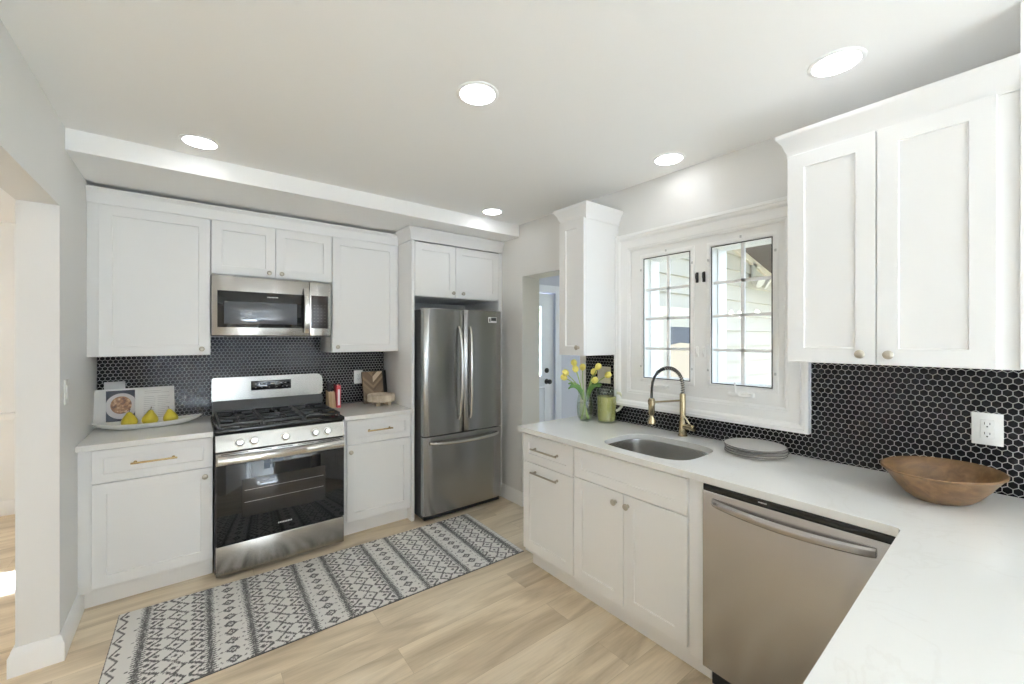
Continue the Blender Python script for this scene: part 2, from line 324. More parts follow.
m = MB().sweep([(g0, -.021, 1.0), (g1, -.021, 1.0), (g1, -.021, 1.89), (g0, -.021, 1.89)], [(-.02, 0), (-.02, .012), (.008, .012), (.012, 0)], (0, -1, 0), True); m.build('glazing_bead', M['doorp'], dr)
MB().box(g0, g1, -.003, .003, 1.0, 1.89).build('door_pane', M['glass'], dr)
m = MB().lathe([(.033, 0), (.033, .006), (.028, .009)], (.735, -.02, .95), 24, (0, -1, 0)).lathe([(.012, 0), (.012, .03), (.026, .036), (.030, .05), (.026, .062), (.012, .068)], (.735, -.028, .95), 24, (0, -1, 0)); m.build('door_knob', M['dark'], dr)
m = MB().lathe([(.031, 0), (.031, .012), (.024, .018), (.008, .019)], (.735, -.02, 1.085), 24, (0, -1, 0)); m.box(.731, .739, -.055, -.035, 1.07, 1.1); m.build('deadbolt', M['dark'], dr)
m = MB()
for z0, z1 in ((.2, .88),): m.sweep([(.15, -.021, z0), (.70, -.021, z0), (.70, -.021, z1), (.15, -.021, z1)], [(-.01, 0), (0, .008), (.012, .0)], (0, -1, 0), True)
m.build('door_panel', M['doorp'], dr)
struct(MB().sweep([(3.2, -.001, 0), (3.2, -.001, 2.04), (4.06, -.001, 2.04), (4.06, -.001, 0)], [(0, 0), (0, .012), (-.04, .018), (-.085, .022), (-.09, 0)], (0, -1, 0)).build('trim_1', M['doorp']))

# ------------------------------------------------------------------ kitchen window
wd = sroot('window_1', (XR, 0, 0))
m = MB().sweep([(-.006, wy1, wz0), (-.006, wy1, wz1), (-.006, wy0, wz1), (-.006, wy0, wz0)], [(.004, .002), (.004, .008), (-.006, .014), (-.012, .014), (-.016, .017), (-.064, .019), (-.069, .027), (-.078, .034), (-.086, .036), (-.089, .042), (-.105, .042), (-.105, .002)], (-1, 0, 0), True)
m.build('window_casing', M['trim'], wd, angle=25)
gl = [(-2.462, -2.152), (-2.897, -2.592)]; gz0, gz1 = 1.228, 1.99
m = MB(); ys = [wy0, gl[1][0], gl[1][1], gl[0][0], gl[0][1], wy1]
for i in (0, 2, 4): m.box(-.004, .06, ys[i], ys[i+1], wz0, wz1)
for a, b in gl: m.box(-.004, .06, a, b, wz0, gz0).box(-.004, .06, a, b, gz1, wz1)
m.build('window_frame', M['vinyl'], wd, smooth=False)
for a, b in gl:
    s = MB().sweep([(-.004, b+.028, gz0-.028), (-.004, b+.028, gz1+.028), (-.004, a-.028, gz1+.028), (-.004, a-.028, gz0-.028)], [(.0, 0), (0, .004), (.006, .007), (.022, .006), (.024, 0)], (-1, 0, 0), True).build('window_sash', M['vinyl'], wd)
    MB().sweep([(-.0045, b, gz0), (-.0045, b, gz1), (-.0045, a, gz1), (-.0045, a, gz0)], [(-.003, 0), (-.003, .0015), (.002, .0015), (.002, 0)], (-1, 0, 0), True).build('window_gasket', M['dark'], s)
    MB().box(.036, .040, a, b, gz0, gz1).build('window_pane', M['glass'], s)
    mm = MB(); c = (a+b)/2-.005; mm.box(.012, .026, c-.009, c+.009, gz0, gz1)
    for z in (1.79, 1.604, 1.414): mm.box(.012, .025, a, b, z-.008, z+.008)
    mm.build('muntin_bars', M['vinyl'], s)
    mm = MB(); mm.box(.06, .16, b-.005, b+.04, gz0-.05, gz1+.05).box(.06, .16, a-.04, a+.005, gz0-.05, gz1+.05).box(.06, .16, a, b, gz0-.05, gz0).box(.06, .16, a, b, gz1, gz1+.05); mm.build('outer_frame', M['vinyl'], s)
    for y, z in ((b+.018, 1.92), (b+.018, 1.30), (a-.018, 1.92), (a-.018, 1.30), (c, gz1+.03)):
        MB().box(-.0155, -.0105, y-.005, y+.005, z-.007, z+.007, .0015).build('screen_clip', M['greyc'], s)
for y in (-2.508, -2.548):
    for z in (1.83, 1.402):
        m = MB().box(-.012, -.004, y-.008, y+.008, z-.03, z+.03, .003).tube([(-.012, y, z-.012), (-.02, y, z), (-.022, y, z+.022)], [.006, .005, .004]); m.build('window_latch', M['vinyl'] if z < 1.6 else M['dark'], wd)
# crank operators
m = MB().box(-.035, -.004, -2.80, -2.69, 1.168, 1.19, .006).tube(bez((-.03, -2.75, 1.18), (-.05, -2.76, 1.17), (-.055, -2.80, 1.178), (-.05, -2.825, 1.182)), .006).tube([(-.05, -2.738, 1.19), (-.05, -2.74, 1.215), (-.045, -2.733, 1.245)], .004)
m.lathe([(.009, 0), (.011, .008), (.009, .02)], (-.05, -2.825, 1.176)); m.build('crank_handle', M['vinyl'], wd)
MB().box(-.03, -.004, -2.33, -2.19, 1.17, 1.188, .006).tube(bez((-.028, -2.25, 1.182), (-.036, -2.27, 1.19), (-.036, -2.30, 1.19), (-.03, -2.325, 1.184)), .006).build('crank_handle', M['vinyl'], wd)

# ------------------------------------------------------------------ outside the kitchen window
ey = -1.72; m = MB(); z = -.2; rows = 0
def rake(x): return 2.45-(x-5.0)*.24
prof = []
while z < 3.2:
    prof += [(ey-.026, z), (ey, z+.158)]; z += .16
m.prism([(ey+.1, -.2)]+prof+[(ey+.1, z)], 'yz', 3.0, 9.0)
ext = struct(m.build('wall_siding', M['siding'], smooth=False))
ev = sroot('roof_eave', (0, 0, 0))
pts = [(3.4, rake(3.4)), (9.0, rake(9.0)), (9.0, rake(9.0)+.25), (3.4, rake(3.4)+.25)]
MB().prism(pts, 'xz', ey-.62, ey-.03).build('soffit', M['eave'], ev, smooth=False)
pts2 = [(p[0], p[1]-(.0 if i > 1 else .075)) for i, p in enumerate(pts)]
MB().prism([(3.4, rake(3.4)-.07), (9, rake(9)-.07), (9, rake(9)+.01), (3.4, rake(3.4)+.01)], 'xz', ey-.05, ey-.02).build('frieze_board', M['extrim'], ev, smooth=False)
MB().prism([(3.4, rake(3.4)-.02), (9, rake(9)-.02), (9, rake(9)+.27), (3.4, rake(3.4)+.27)], 'xz', ey-.65, ey-.62).build('fascia', M['siding'], ev, smooth=False)
ew = sroot('window_4', (0, ey-.03, 0))
MB().sweep([(3.60, 0, .92), (4.45, 0, .92), (4.45, 0, 1.67), (3.60, 0, 1.67)], [(0, -.02), (0, .03), (.08, .03), (.08, -.02)], (0, -1, 0), True).build('window_casing', M['extrim'], ew)
MB().sweep([(3.71, 0, .97), (4.34, 0, .97), (4.34, 0, 1.58), (3.71, 0, 1.58)], [(0, -.015), (0, .02), (.105, .02), (.105, -.015)], (0, -1, 0), True).build('window_frame', M['siding'], ew)
MB().box(3.71, 4.34, -.002, .004, .97, 1.58).build('window_pane', M['bglass'], ew)
MB().prism([(3.71, .97), (4.34, .97), (4.34, 1.42), (3.9, 1.44), (3.71, 1.42)], 'xz', -.012, -.004).build('blind', M['shade'], ew)
fl = thing('floodlight', 'small pale twin floodlight fixed under the eave of the cream siding house', 'outdoor lamp', (5.42, ey-.03, 2.18))
MB().box(-.05, .05, -.02, .012, -.06, .14, .01).build('mounting_plate', M['siding'], fl)
for sx in (-.08, .08): MB().lathe([(.03, 0), (.05, .04), (.06, .10), (.055, .102)], (sx, -.03, -.05), 20, (sx*2, -.8, -.5)).build('lamp_head', M['siding'], fl)
sh = thing('shrub', 'yellow-green shrub seen through the glass of the outside door', 'shrub', (6.6, 3.2, -.25)); m = MB(); rs = random.Random(9)
for i in range(420):
    a = rs.uniform(0, 6.283); rr = .75*math.sqrt(rs.random()); z = .35+2.1*rs.random(); c_ = Vector((rr*math.cos(a), rr*math.sin(a), z)); n_ = Vector((rs.gauss(0, 1), rs.gauss(0, 1), rs.gauss(0, 1))).normalized(); u_ = n_.orthogonal(); v_ = n_.cross(u_)
    m.rings([[c_-n_*.002+(u_*.10*math.cos(k)+v_*.055*math.sin(k)) for k in (0, 1.05, 2.1, 3.14, 4.2, 5.25)], [c_+n_*.002+(u_*.10*math.cos(k)+v_*.055*math.sin(k)) for k in (0, 1.05, 2.1, 3.14, 4.2, 5.25)]])
m.build('foliage', M['bush'], sh, smooth=False); MB().tube([(0, 0, 0), (.03, 0, .8), (0, .04, 1.6)], [.05, .04, .02]).build('stem', M['stemb'], sh)
struct(MB().box(XR+.21, 30, -30, 12, -.5, -.25).build('ground', M['grass'], smooth=False))

# ------------------------------------------------------------------ hexagon tile backsplashes
def hex_field(name, label, rects, frame, skip=None, pitch=.0252, grout=.0026):
    # rects in (u, z); frame(u, z, depth) -> world
    t = thing(name, label, 'backsplash'); m = MB(); g = MB(); rnd = random.Random(3)
    Rr = (pitch-grout)/math.sqrt(3)
    for (u0, u1, z0, z1) in rects:
        c = [(u0, z0), (u1, z0), (u1, z1), (u0, z1)]
        if skip: c = [(u0, z0), (u1, z0), (u1, z1), (skip[1]+.01, z1), (skip[1]+.01, skip[2]-.01), (skip[0]-.01, skip[2]-.01), (skip[0]-.01, z1), (u0, z1)]
        g.rings([[frame(*p, 0.0005) for p in c], [frame(*p, .0048) for p in c]])
    ua = min(r[0] for r in rects); ub = max(r[1] for r in rects); za = min(r[2] for r in rects); zb = max(r[3] for r in rects)
    row = 0; z = za-.004
    while z < zb+pitch:
        u = ua+(pitch/2 if row % 2 else 0)
        while u < ub+pitch:
            best = None
            if skip and skip[0] < u < skip[1] and z > skip[2]: u += pitch; continue
            for (u0, u1, z0, z1) in rects:
                pl = [(u+Rr*math.cos(R(90+60*k)), z+Rr*math.sin(R(90+60*k))) for k in range(6)]
                for ax, lim, sg in ((0, u0, 1), (0, u1, -1), (1, z0, 1), (1, z1, -1)):
                    out = []
                    for i in range(len(pl)):
                        a, b = pl[i], pl[(i+1) % len(pl)]; da = (a[ax]-lim)*sg; db = (b[ax]-lim)*sg
                        if da >= 0: out.append(a)
                        if (da > 0) != (db > 0) and abs(da-db) > 1e-9:
                            k = da/(da-db); out.append((a[0]+(b[0]-a[0])*k, a[1]+(b[1]-a[1])*k))
                    pl = out
                    if len(pl) < 3: break
                if len(pl) >= 3:
                    ar = abs(sum(pl[i][0]*pl[(i+1) % len(pl)][1]-pl[(i+1) % len(pl)][0]*pl[i][1] for i in range(len(pl))))/2
                    if best is None or ar > best[0]: best = (ar, pl)
            if best and best[0] > 2e-5:
                pl = best[1]; cu = sum(p[0] for p in pl)/len(pl); cz = sum(p[1] for p in pl)/len(pl)
                tu, tz = rnd.uniform(-.012, .012), rnd.uniform(-.012, .012)
                def ring(k, d): return [frame(cu+(p[0]-cu)*k, cz+(p[1]-cz)*k, d+tu*(p[0]-cu)+tz*(p[1]-cz)) for p in pl]
                m.rings([ring(1, .004), ring(1, .0062), ring(.93, .0072)], cap0=False)
            u += pitch
        z += pitch*math.sqrt(3)/2; row += 1
    g.build('grout', M['grout'], t, smooth=False); m.build('tiles', M['tile'], t, smooth=False); return t
hex_field('tile_backsplash', 'black hexagon tile backsplash behind the gas range', [(-.003, 1.878, CT+.001, 1.488)], lambda u, z, d: (u, -d, z))
hex_field('tile_backsplash', 'black hexagon tile backsplash under the kitchen window and behind the wooden bowl', [(1.655, 4.14, CT+.001, 1.379)], lambda u, z, d: (XR-d, -u, z), skip=(2.0, 3.0, 1.085))

# ------------------------------------------------------------------ cabinets
def knob(parent, x, y, z, mat='nickel', name='knob'):
    return MB().lathe([(.009, 0), (.006, .004), (.0055, .012), (.012, .016), (.0155, .020), (.0155, .024), (.011, .0275), (.003, .0285)], (x, y, z), 24, (0, -1, 0)).build(name, M[mat], parent)
def pull(parent, x0, x1, y, z, mat='brass'):
    m = MB().cyl((x0, y-.03, z), (x1, y-.03, z), .0055, seg=14, b=.001)
    for x in (x0+.018, x1-.018): m.cyl((x, y, z), (x, y-.03, z), .0045, seg=12).cyl((x, y, z), (x, y-.004, z), .008, seg=14)
    return m.build('pull_handle', M[mat], parent)
D = .585                                                       # face frame depth of base cabinets
def base_body(t, W, kick=True, depth=D-.004, ztop=.882):
    MB().box(0, W, .0, depth, .108, ztop, .001).build('carcass', M['cab'], t)
    if kick: MB().box(0, W, .065, depth, .0, .1075).build('toe_kick', M['cab'], t)
# left of the range
def base_unit(label, x0, W, fx0, fx1, px0, px1, kx):
    t = thing('base_cabinet', label, 'cabinet', (x0, -D, 0)); base_body(t, W)
    d = MB().shaker(fx0, fx1, .694, .872, fr=.045).build('drawer', M['cab'], t); pull(d, px0, px1, -.02, .785)
    d = MB().shaker(fx0, fx1, .128, .688).build('door', M['cab'], t); knob(d, kx, -.02, .642); return t
base_unit('white shaker base cabinet in the corner left of the gas range', -.003, .584, .055, .581, .212, .414, .544)
base_unit('white shaker base cabinet between the gas range and the refrigerator panel', 1.348, .530, .028, .524, .172, .366, .053)
def wall_unit(label, x0, x1, z0, z1, doors, knobs, y=-.34, name='wall_cabinet'):
    t = thing(name, label, 'cabinet', (x0, y, 0)); W = x1-x0
    MB().box(0, W, 0, -y-.009, z0, z1, .001).build('carcass', M['cab'], t)
    for (a, b), k in zip(doors, knobs):
        d = MB().shaker(a-x0, b-x0, z0+.002, z1-.008).build('door', M['cab'], t); knob(d, k[0]-x0, -.02, k[1])
    return t
UZ, UT = 1.37, 2.272
wall_unit('tall white wall cabinet with one wide door above the open cookbook', -.003, .577, UZ, UT, [(.047, .573)], [(.530, 1.41)])
wall_unit('short white wall cabinet with two doors directly above the microwave', .579, 1.334, 1.908, UT, [(.581, .951), (.954, 1.332)], [(.912, 1.94), (.990, 1.94)])
wall_unit('tall white wall cabinet with one door between the microwave and the refrigerator panel', 1.336, 1.878, UZ, UT, [(1.339, 1.853)], [(1.374, 1.412)])
crown = [(-.004, 0), (.004, 0), (.004, .02), (.010, .03), (.018, .055), (.032, .075), (.036, .082), (.036, .094), (-.004, .094)]
flat = [(-.004, 0), (.004, 0), (.006, .01), (.012, .062), (.03, .08), (.03, .088), (-.004, .088)]
cm = struct(MB().sweep([(-.003, -.345, UT-.002), (1.878, -.345, UT-.002)], flat, (0, 0, 1)).build('trim_2', M['cab']))
# refrigerator surround
t = thing('refrigerator_cabinet', 'white two-door cabinet with full-height side panels framing the refrigerator', 'cabinet', (1.88, -.605, 0))
MB().box(0, .026, 0, .602, 0, 2.275, .001).build('side_panel', M['cab'], t); MB().box(.868, .908, 0, .602, 0, 2.275, .001).build('side_panel', M['cab'], t)
MB().box(.0265, .8675, .02, .602, 1.825, 2.275, .001).build('carcass', M['cab'], t)
for a, b, k in ((.03, .407, .398-.0), (.411, .865, .475)):
    d = MB().shaker(a, b, 1.828, 2.268, y=.019, fr=.06).build('door', M['cab'], t); knob(d, k-(.0 if a > .1 else .02), -.001, 1.868)
MB().sweep([(0, .255, 2.277), (0, 0, 2.277), (.908, 0, 2.277)], [(0, 0), (.006, 0), (.008, .01), (.014, .05), (.032, .08), (.040, .092), (.040, .100), (0, .100)], (0, 0, 1)).build('crown', M['cab'], t)
# sink run, facing the room: local x runs toward the camera, local y toward the wall
FX = 2.19
def rrun(name, label, y0): return thing(name, label, 'cabinet', (FX, y0, 0), R(-90))
t = rrun('base_cabinet', 'white base cabinet with drawer and pull-out front at the worktop end by the passage', -1.669); base_body(t, .446, depth=.594)
d = MB().shaker(.004, .442, .697, .868, fr=.05).build('drawer', M['cab'], t); pull(d, .105, .335, -.02, .789, 'nickel')
d = MB().shaker(.004, .442, .137, .691).build('pull_out_front', M['cab'], t); pull(d, .105, .335, -.02, .643, 'nickel')
t = rrun('sink_cabinet', 'white two-door sink base cabinet with a plain false drawer front', -2.116)
MB().box(0, .020, 0, .594, .108, .882).box(.655, .675, 0, .594, .108, .882).box(.02, .655, 0, .594, .108, .128).box(.02, .655, .58, .594, .128, .882).box(.02, .655, 0, .018, .128, .882).build('carcass', M['cab'], t, smooth=False)
MB().box(0, .675, .065, .594, 0, .1075).build('toe_kick', M['cab'], t)
MB().shaker(.004, .672, .708, .868, fr=.05).build('false_front', M['cab'], t)
for a, b, k in ((.004, .337, .291), (.341, .672, .366)):
    d = MB().shaker(a, b, .137, .702).build('door', M['cab'], t); knob(d, k, -.02, .653)
t = rrun('filler_panel', 'narrow white filler panel between the sink cabinet and the dishwasher', -2.7915); t['category'] = 'cabinet panel'
MB().box(0, .062, -.004, .594, .108, .882, .001).build('panel', M['cab'], t); MB().box(0, .062, .065, .594, 0, .1075).build('toe_kick', M['cab'], t)
t = thing('peninsula_cabinet', 'white base cabinet carrying the peninsula worktop in the near corner', 'cabinet', (1.12, -3.54, 0))
MB().box(0, 1.03, -.52, 0, .1, .882).box(1.0305, 1.664, -.58, .05, .1, .882).build('carcass', M['cab'], t); MB().box(.03, 1.6, -.5, -.06, 0, .0995).build('toe_kick', M['cab'], t)

# right-hand wall cabinets
def rwall(label, y0, W, zt, doors, cr, xf=2.455):
    t = thing('wall_cabinet', label, 'cabinet', (xf, y0, 0), R(-90)); dp = XR-xf
    MB().box(0, W, 0, dp-.009 if W < .3 else dp-.042, 1.381 if W > .3 else 1.368, zt, .001).build('carcass', M['cab'], t)
    for a, b, k in doors:
        d = MB().shaker(a, b, (1.383 if W > .3 else 1.37), zt-.012, fr=.058).build('door', M['cab'], t); knob(d, k, -.02, 1.42)
    MB().sweep(cr, crown, (0, 0, 1)).build('crown', M['cab'], t); return t
t = rwall('slim white wall cabinet with one narrow door above the tulips', -1.728, .225, 2.262, [(.003, .222, .178)], [(0, .33, 2.245), (0, -.002, 2.245), (.225, -.002, 2.245), (.225, .33, 2.245)])
t = rwall('large white wall cabinet with two doors above the wooden bowl', -3.079, .616, 2.245, [(.003, .284, .243), (.287, .571, .322)], [(0, .29, 2.232), (0, -.002, 2.232), (.616, -.002, 2.232)])
MB().box(.001, .615, .294, .333, 1.3815, 2.2).build('back_panel', M['cab'], t)

# ------------------------------------------------------------------ worktops
def slab(name, label, outer, holes=()):
    m = MB().plate(outer, holes, CT-.031, CT)
    o = m.build(name, M['quartz']); tag(o, label, 'countertop'); mod = o.modifiers.new('edge', 'BEVEL'); mod.width = .002; mod.segments = 2; mod.limit_method = 'ANGLE'; mod.angle_limit = R(60); return o
slab('countertop', 'short white quartz countertop under the pear platter', [(-.003, -.65), (.581, -.65), (.581, -.001), (-.003, -.001)])
slab('countertop', 'short white quartz countertop between range and refrigerator panel', [(1.347, -.65), (1.879, -.65), (1.879, -.001), (1.347, -.001)])
sxc, syc, sa, sb = 2.412, -2.482, .197, .252
def sup(a, b, n=64, e=3.6, cx=sxc, cy=syc):
    out = []
    for i in range(n):
        t_ = 2*math.pi*i/n; c, s_ = math.cos(t_), math.sin(t_)
        out.append((cx+a*math.copysign(abs(c)**(2/e), c), cy+b*math.copysign(abs(s_)**(2/e), s_)))
    return out
ri = [(2.14+.0, -3.478+.02), (2.136, -3.473), (2.12, -3.479)]
slab('countertop', 'large L-shaped white quartz worktop holding the undermount sink', [(2.14, -1.65), (2.786, -1.65), (2.786, -4.14), (1.02, -4.14), (1.02, -3.502)]+ri[::-1], [sup(sa, sb)])
# sink
t = thing('sink', 'undermount stainless steel sink with rounded ends set in the worktop', 'sink', (0, 0, 0))
m = MB(); lo = []
for k, z, grow in ((1.10, CT-.0325, 0), (1.02, CT-.0325, 0), (1.015, CT-.04, 0), (1.0, CT-.15, 0), (.985, CT-.19, 0), (.93, CT-.212, 0), (.8, CT-.22, 0), (.25, CT-.223, 0), (.12, CT-.224, 0)):
    lo.append([(x, y, z) for x, y in sup(sa*k if k < 1.05 else sa+.02, sb*k if k < 1.05 else sb+.02)])
m.rings(lo, cap0=False); m.build('basin', M['sink'], t)
MB().lathe([(.045, 0), (.045, .003), (.036, .004), (.034, .001), (.012, .001), (.01, .004), (.002, .005)], (sxc, syc, CT-.2235), 28).build('drain', M['chrome'], t)
# faucet
t = thing('faucet', 'champagne bronze spring pull-down faucet behind the sink', 'faucet', (2.725, -2.452, CT))
MB().lathe([(.027, 0), (.027, .006), (.022, .010), (.0215, .075), (.018, .085), (.0165, .10), (.0165, .24), (.0145, .245)], seg=28).build('body', M['bronze'], t)
u = Vector((-.94, .34, 0)).normalized()                        # the spout swings over the basin
def fp(a, z): return (u.x*a, u.y*a, z)
arc = [fp(0, .24), fp(0, .28)]+[fp(.105*(1-math.cos(R(k))), .29+.105*math.sin(R(k))) for k in range(0, 181, 15)]+[fp(.212, .26), fp(.213, .22)]
MB().tube(arc, .0065, 12).build('hose', M['nickel'], t)
sp = []; N = 22*10
L = [Vector(p) for p in arc[:12]]
seg = [0]
for a, b in zip(L, L[1:]): seg.append(seg[-1]+(b-a).length)
for i in range(N+1):
    s_ = seg[-1]*i/N; k = max(j for j in range(len(seg)) if seg[j] <= s_+1e-9); k = min(k, len(L)-2); f = (s_-seg[k])/(seg[k+1]-seg[k]); p = L[k].lerp(L[k+1], f)
    T_ = (L[k+1]-L[k]).normalized(); nn = Vector((-u.y, u.x, 0)); bb = T_.cross(nn); a = 2*math.pi*i/10
    sp.append(p+.0092*(math.cos(a)*nn+math.sin(a)*bb))
MB().tube(sp, .0027, 6).build('spring', M['hose'], t)
MB().tube(arc[9:], .0072, 12).build('hose_sleeve', M['hose'], t)
MB().lathe([(.012, 0), (.017, -.004), (.0175, -.085), (.013, -.092), (.012, -.105), (.022, -.125), (.024, -.140), (.02, -.146), (.004, -.147)], fp(.213, .228), 24).build('spray_head', M['bronze'], t)
MB().cyl(fp(.01, .205), fp(.2, .205), .0055, seg=12).lathe([(.020, -.012), (.020, .012)], fp(.213, .205), 24, cap0=False, cap1=False).build('holder_arm', M['bronze'], t)
h = Vector((-.25, -.97, 0))
MB().cyl((0, 0, .058), tuple(h*.085+Vector((0, 0, .058))), .0175, .0165, 24, .003).tube([h*.06+Vector((0, 0, .068)), h*.05+Vector((-.02, 0, .095)), h*.03+Vector((-.03, .01, .14))], [.0055, .005, .004], 10).build('lever', M['bronze'], t)

# ------------------------------------------------------------------ gas range
t = thing('gas_range', 'stainless steel gas range with black cooktop between the base cabinets', 'stove', (.588, -.635, 0)); W = .752
MB().box(0, W, 0, .615, .035, .898, .003).build('body', M['black'], t)
for x in (.05, W-.05):
    for y in (.05, .55): MB().cyl((x, y, 0), (x, y, .036), .018, seg=14).build('foot', M['dark'], t)
MB().box(.004, W-.004, -.04, -.001, .032, .212, .004).build('drawer', M['steel'], t)
d = MB().box(.004, W-.004, -.042, -.001, .218, .702, .003).build('oven_door', M['bglass'], t)
MB().box(.135, .622, -.0432, -.0425, .365, .60, .0003).build('oven_window', M['window_grey'], d)
m = MB()
for z in (.455, .53): m.cyl((.15, -.0438, z), (.61, -.0438, z+.004), .0011, seg=6)
m.build('rack_line', M['print'], d)
m = MB()
for k in range(9): m.box(.335+k*.0092, .335+k*.0092+.0062, -.0432, -.0422, .275, .284)
m.build('nameplate', M['print'], d)
MB().box(.004, W-.004, -.043, -.001, .7025, .778, .003).build('door_top', M['steel'], d)
m = MB()
n_ = 20; top = []
hp = [(.012+(W-.024)*i/n_, -.066-.024*math.sin(math.pi*i/n_)) for i in range(n_+1)]
m.rings([[(x, y-.008, .716), (x, y-.012, .728), (x, y-.010, .752), (x, y, .764), (x, y+.012, .762), (x, y+.012, .718)] for x, y in hp])
for x in (.012, W-.052): m.box(x, x+.04, -.066, -.04, .722, .758, .004)
m.build('door_handle', M['chrome'], d)
m = MB()
for x0, x1 in ((.03, .17), (.22, .3), (.33, .42), (.45, .55), (.58, .72)): m.box(x0, x1, -.0445, -.042, .769, .773)
m.build('vent_slot', M['black'], d)
MB().prism([(-.04, .783), (-.046, .79), (-.02, .884), (-.0, .89), (0, .783)], 'yz', .003, W-.003).build('control_panel', M['rsteel'], t)
for x in (.125, .201, .378, .560, .637):
    k = MB().lathe([(.026, 0), (.026, .004), (.021, .006), (.020, .026), (.018, .029), (.004, .030)], (x, -.034, .833), 26, (0, -1, .27)).build('control_knob', M['chrome'], t)
MB().box(-.004, W+.004, -.03, .56, .895, .922, .007, 3).build('cooktop', M['black'], t)
for bx, by, r in ((.15, .12, .045), (.15, .40, .038), (.376, .27, .05), (.602, .12, .05), (.602, .40, .035)):
    MB().lathe([(r+.012, 0), (r+.010, .006), (r, .008), (r, .013), (r-.006, .018), (.004, .019)], (bx, by, .9215), 26).build('burner', M['iron'], t)
def grate(x0, x1):
    m = MB(); z0, z1 = .938, .952; y0, y1 = .0, .525; e = .011
    for x in (x0, x1-e): m.box(x, x+e, y0, y1, z0, z1, .002)
    for y in (y0, (y0+y1)/2-e/2, y1-e): m.box(x0, x1, y, y+e, z0, z1, .002)
    cx = (x0+x1)/2
    for cy in (y0+.13, y1-.13):
        for dx, dy in ((1, 0), (-1, 0), (0, 1), (0, -1)):
            L0 = .035; L1 = (x1-x0)/2-.004 if dx else .125
            m.box(min(cx+dx*L0, cx+dx*L1)-(e/2 if dy else 0), max(cx+dx*L0, cx+dx*L1)+(e/2 if dy else 0), min(cy+dy*L0, cy+dy*L1)-(e/2 if dx else 0), max(cy+dy*L0, cy+dy*L1)+(e/2 if dx else 0), z0, z1+.003, .002)
    for x in (x0, x1-e):
        for y in (y0, y1-e): m.box(x, x+e, y, y+e, .922, z0+.002)
    m.build('grate', M['iron'], t)
grate(.02, .25); grate(.256, .496); grate(.502, .732)
d = MB().prism([(.02, 1.02), (W-.02, 1.02), (W-.003, 1.045)]+[(W-.003-.05*(1-math.cos(R(a))), 1.142+.05*math.sin(R(a))) for a in range(0, 91, 15)]+[(.012, 1.192), (.003, 1.18), (.003, 1.02)], 'xz', .572, .612).build('backguard', M['rsteel'], t)
MB().prism([(.612, .92), (.545, .922), (.572, 1.022), (.612, 1.022)], 'yz', .004, W-.004).build('backguard_base', M['bglass'], t)
e_ = MB().box(.245, .515, .5695, .5725, 1.085, 1.156, .001).build('display_panel', M['bglass'], t)
for x, w_, z, h_ in [(.372, .03, 1.127, .014)]+[(x, .012, 1.131, .003) for x in (.27, .31, .34, .44, .47)]+[(x, .010, 1.103, .003) for x in (.27, .31, .36, .41, .45, .48)]:
    MB().box(x, x+w_, .5688, .5696, z, z+h_).build('display_mark', M['print'], e_)

# ------------------------------------------------------------------ microwave
t = thing('microwave', 'stainless over-the-range microwave hung beneath the short cabinet', 'microwave', (.579, -.378, 1.495)); W, Hh = .741, .405
MB().box(0, W, 0, .368, 0, Hh, .002).build('body', M['grey'], t)
d = MB().box(.001, .587, -.024, -.001, .004, Hh-.003, .003).build('door', M['steel'], t)
w_ = MB().box(.032, .553, -.0252, -.0245, .058, .302, .0003).build('door_glass', M['bglass'], d)
MB().box(.068, .505, -.0258, -.0253, .083, .232, .0002).build('viewing_window', M['mwin'], d)
m = MB()
for k in range(8): m.box(.318+k*.0085, .318+k*.0085+.006, -.0258, -.0252, .268, .275)
m.build('nameplate', M['print'], d)
m = MB(); n_ = 16; pts = [(-.03-.024*math.sin(math.pi*i/n_)**.6, .022+.33*i/n_) for i in range(n_+1)]
m.rings([[(.549, y+.006, z), (.549, y-.004, z), (.555, y-.009, z), (.579, y-.009, z), (.585, y-.004, z), (.585, y+.006, z)] for y, z in pts]); m.build('door_handle', M['chrome'], d)
c_ = MB().box(.5895, W-.001, -.024, -.001, .004, Hh-.003, .003).build('control_panel', M['steel'], t)
k_ = MB().box(.600, .716, -.0252, -.0245, .058, .302, .0003).build('keypad', M['ctrl'], c_)
kp = P('dim_print', (.16, .14, .13), .5)
for i in range(4):
    for j in range(7): MB().box(.616+i*.024, .616+i*.024+.012, -.0257, -.0251, .085+j*.024, .0868+j*.024).build('key_mark', kp, c_)
m = MB()
for k in range(2): m.box(.08+k*.33, .33+k*.33, .08, .25, -.004, .001)
m.build('vent_filter', M['grey'], t)

# ------------------------------------------------------------------ refrigerator
t = thing('refrigerator', 'stainless french-door refrigerator in the white surround', 'refrigerator', (1.936, -.655, 0)); W = .762
MB().box(.004, W-.004, 0, .62, .025, 1.715, .004).build('body', M['grey'], t)
for x in (.03, W-.07): MB().box(x, x+.04, .0, .05, 0, .026).build('foot', M['dark'], t)
MB().box(.01, W-.01, -.04, -.001, .018, .052, .002).build('kick_grille', M['dark'], t)
def door3(name, x0, x1, z0, z1, par):
    m = MB(); n_ = 14; loops = []
    pf = []
    for i in range(n_+1):
        x = x0+(x1-x0)*i/n_; e = min(x-x0, x1-x); y = -.064+.012*max(0, 1-e/.014)**2-.007*math.sin(math.pi*i/n_)
        pf.append((x, y))
    poly = [(x0, -.001)]+pf+[(x1, -.001)]
    return MB().rings([[(p[0], p[1]+(.003 if p[1] < -.01 else 0), z0) for p in poly], [(*p, z0+.004) for p in poly], [(*p, z1-.004) for p in poly], [(p[0], p[1]+(.003 if p[1] < -.01 else 0), z1) for p in poly]]).build(name, M['dsteel'], par)
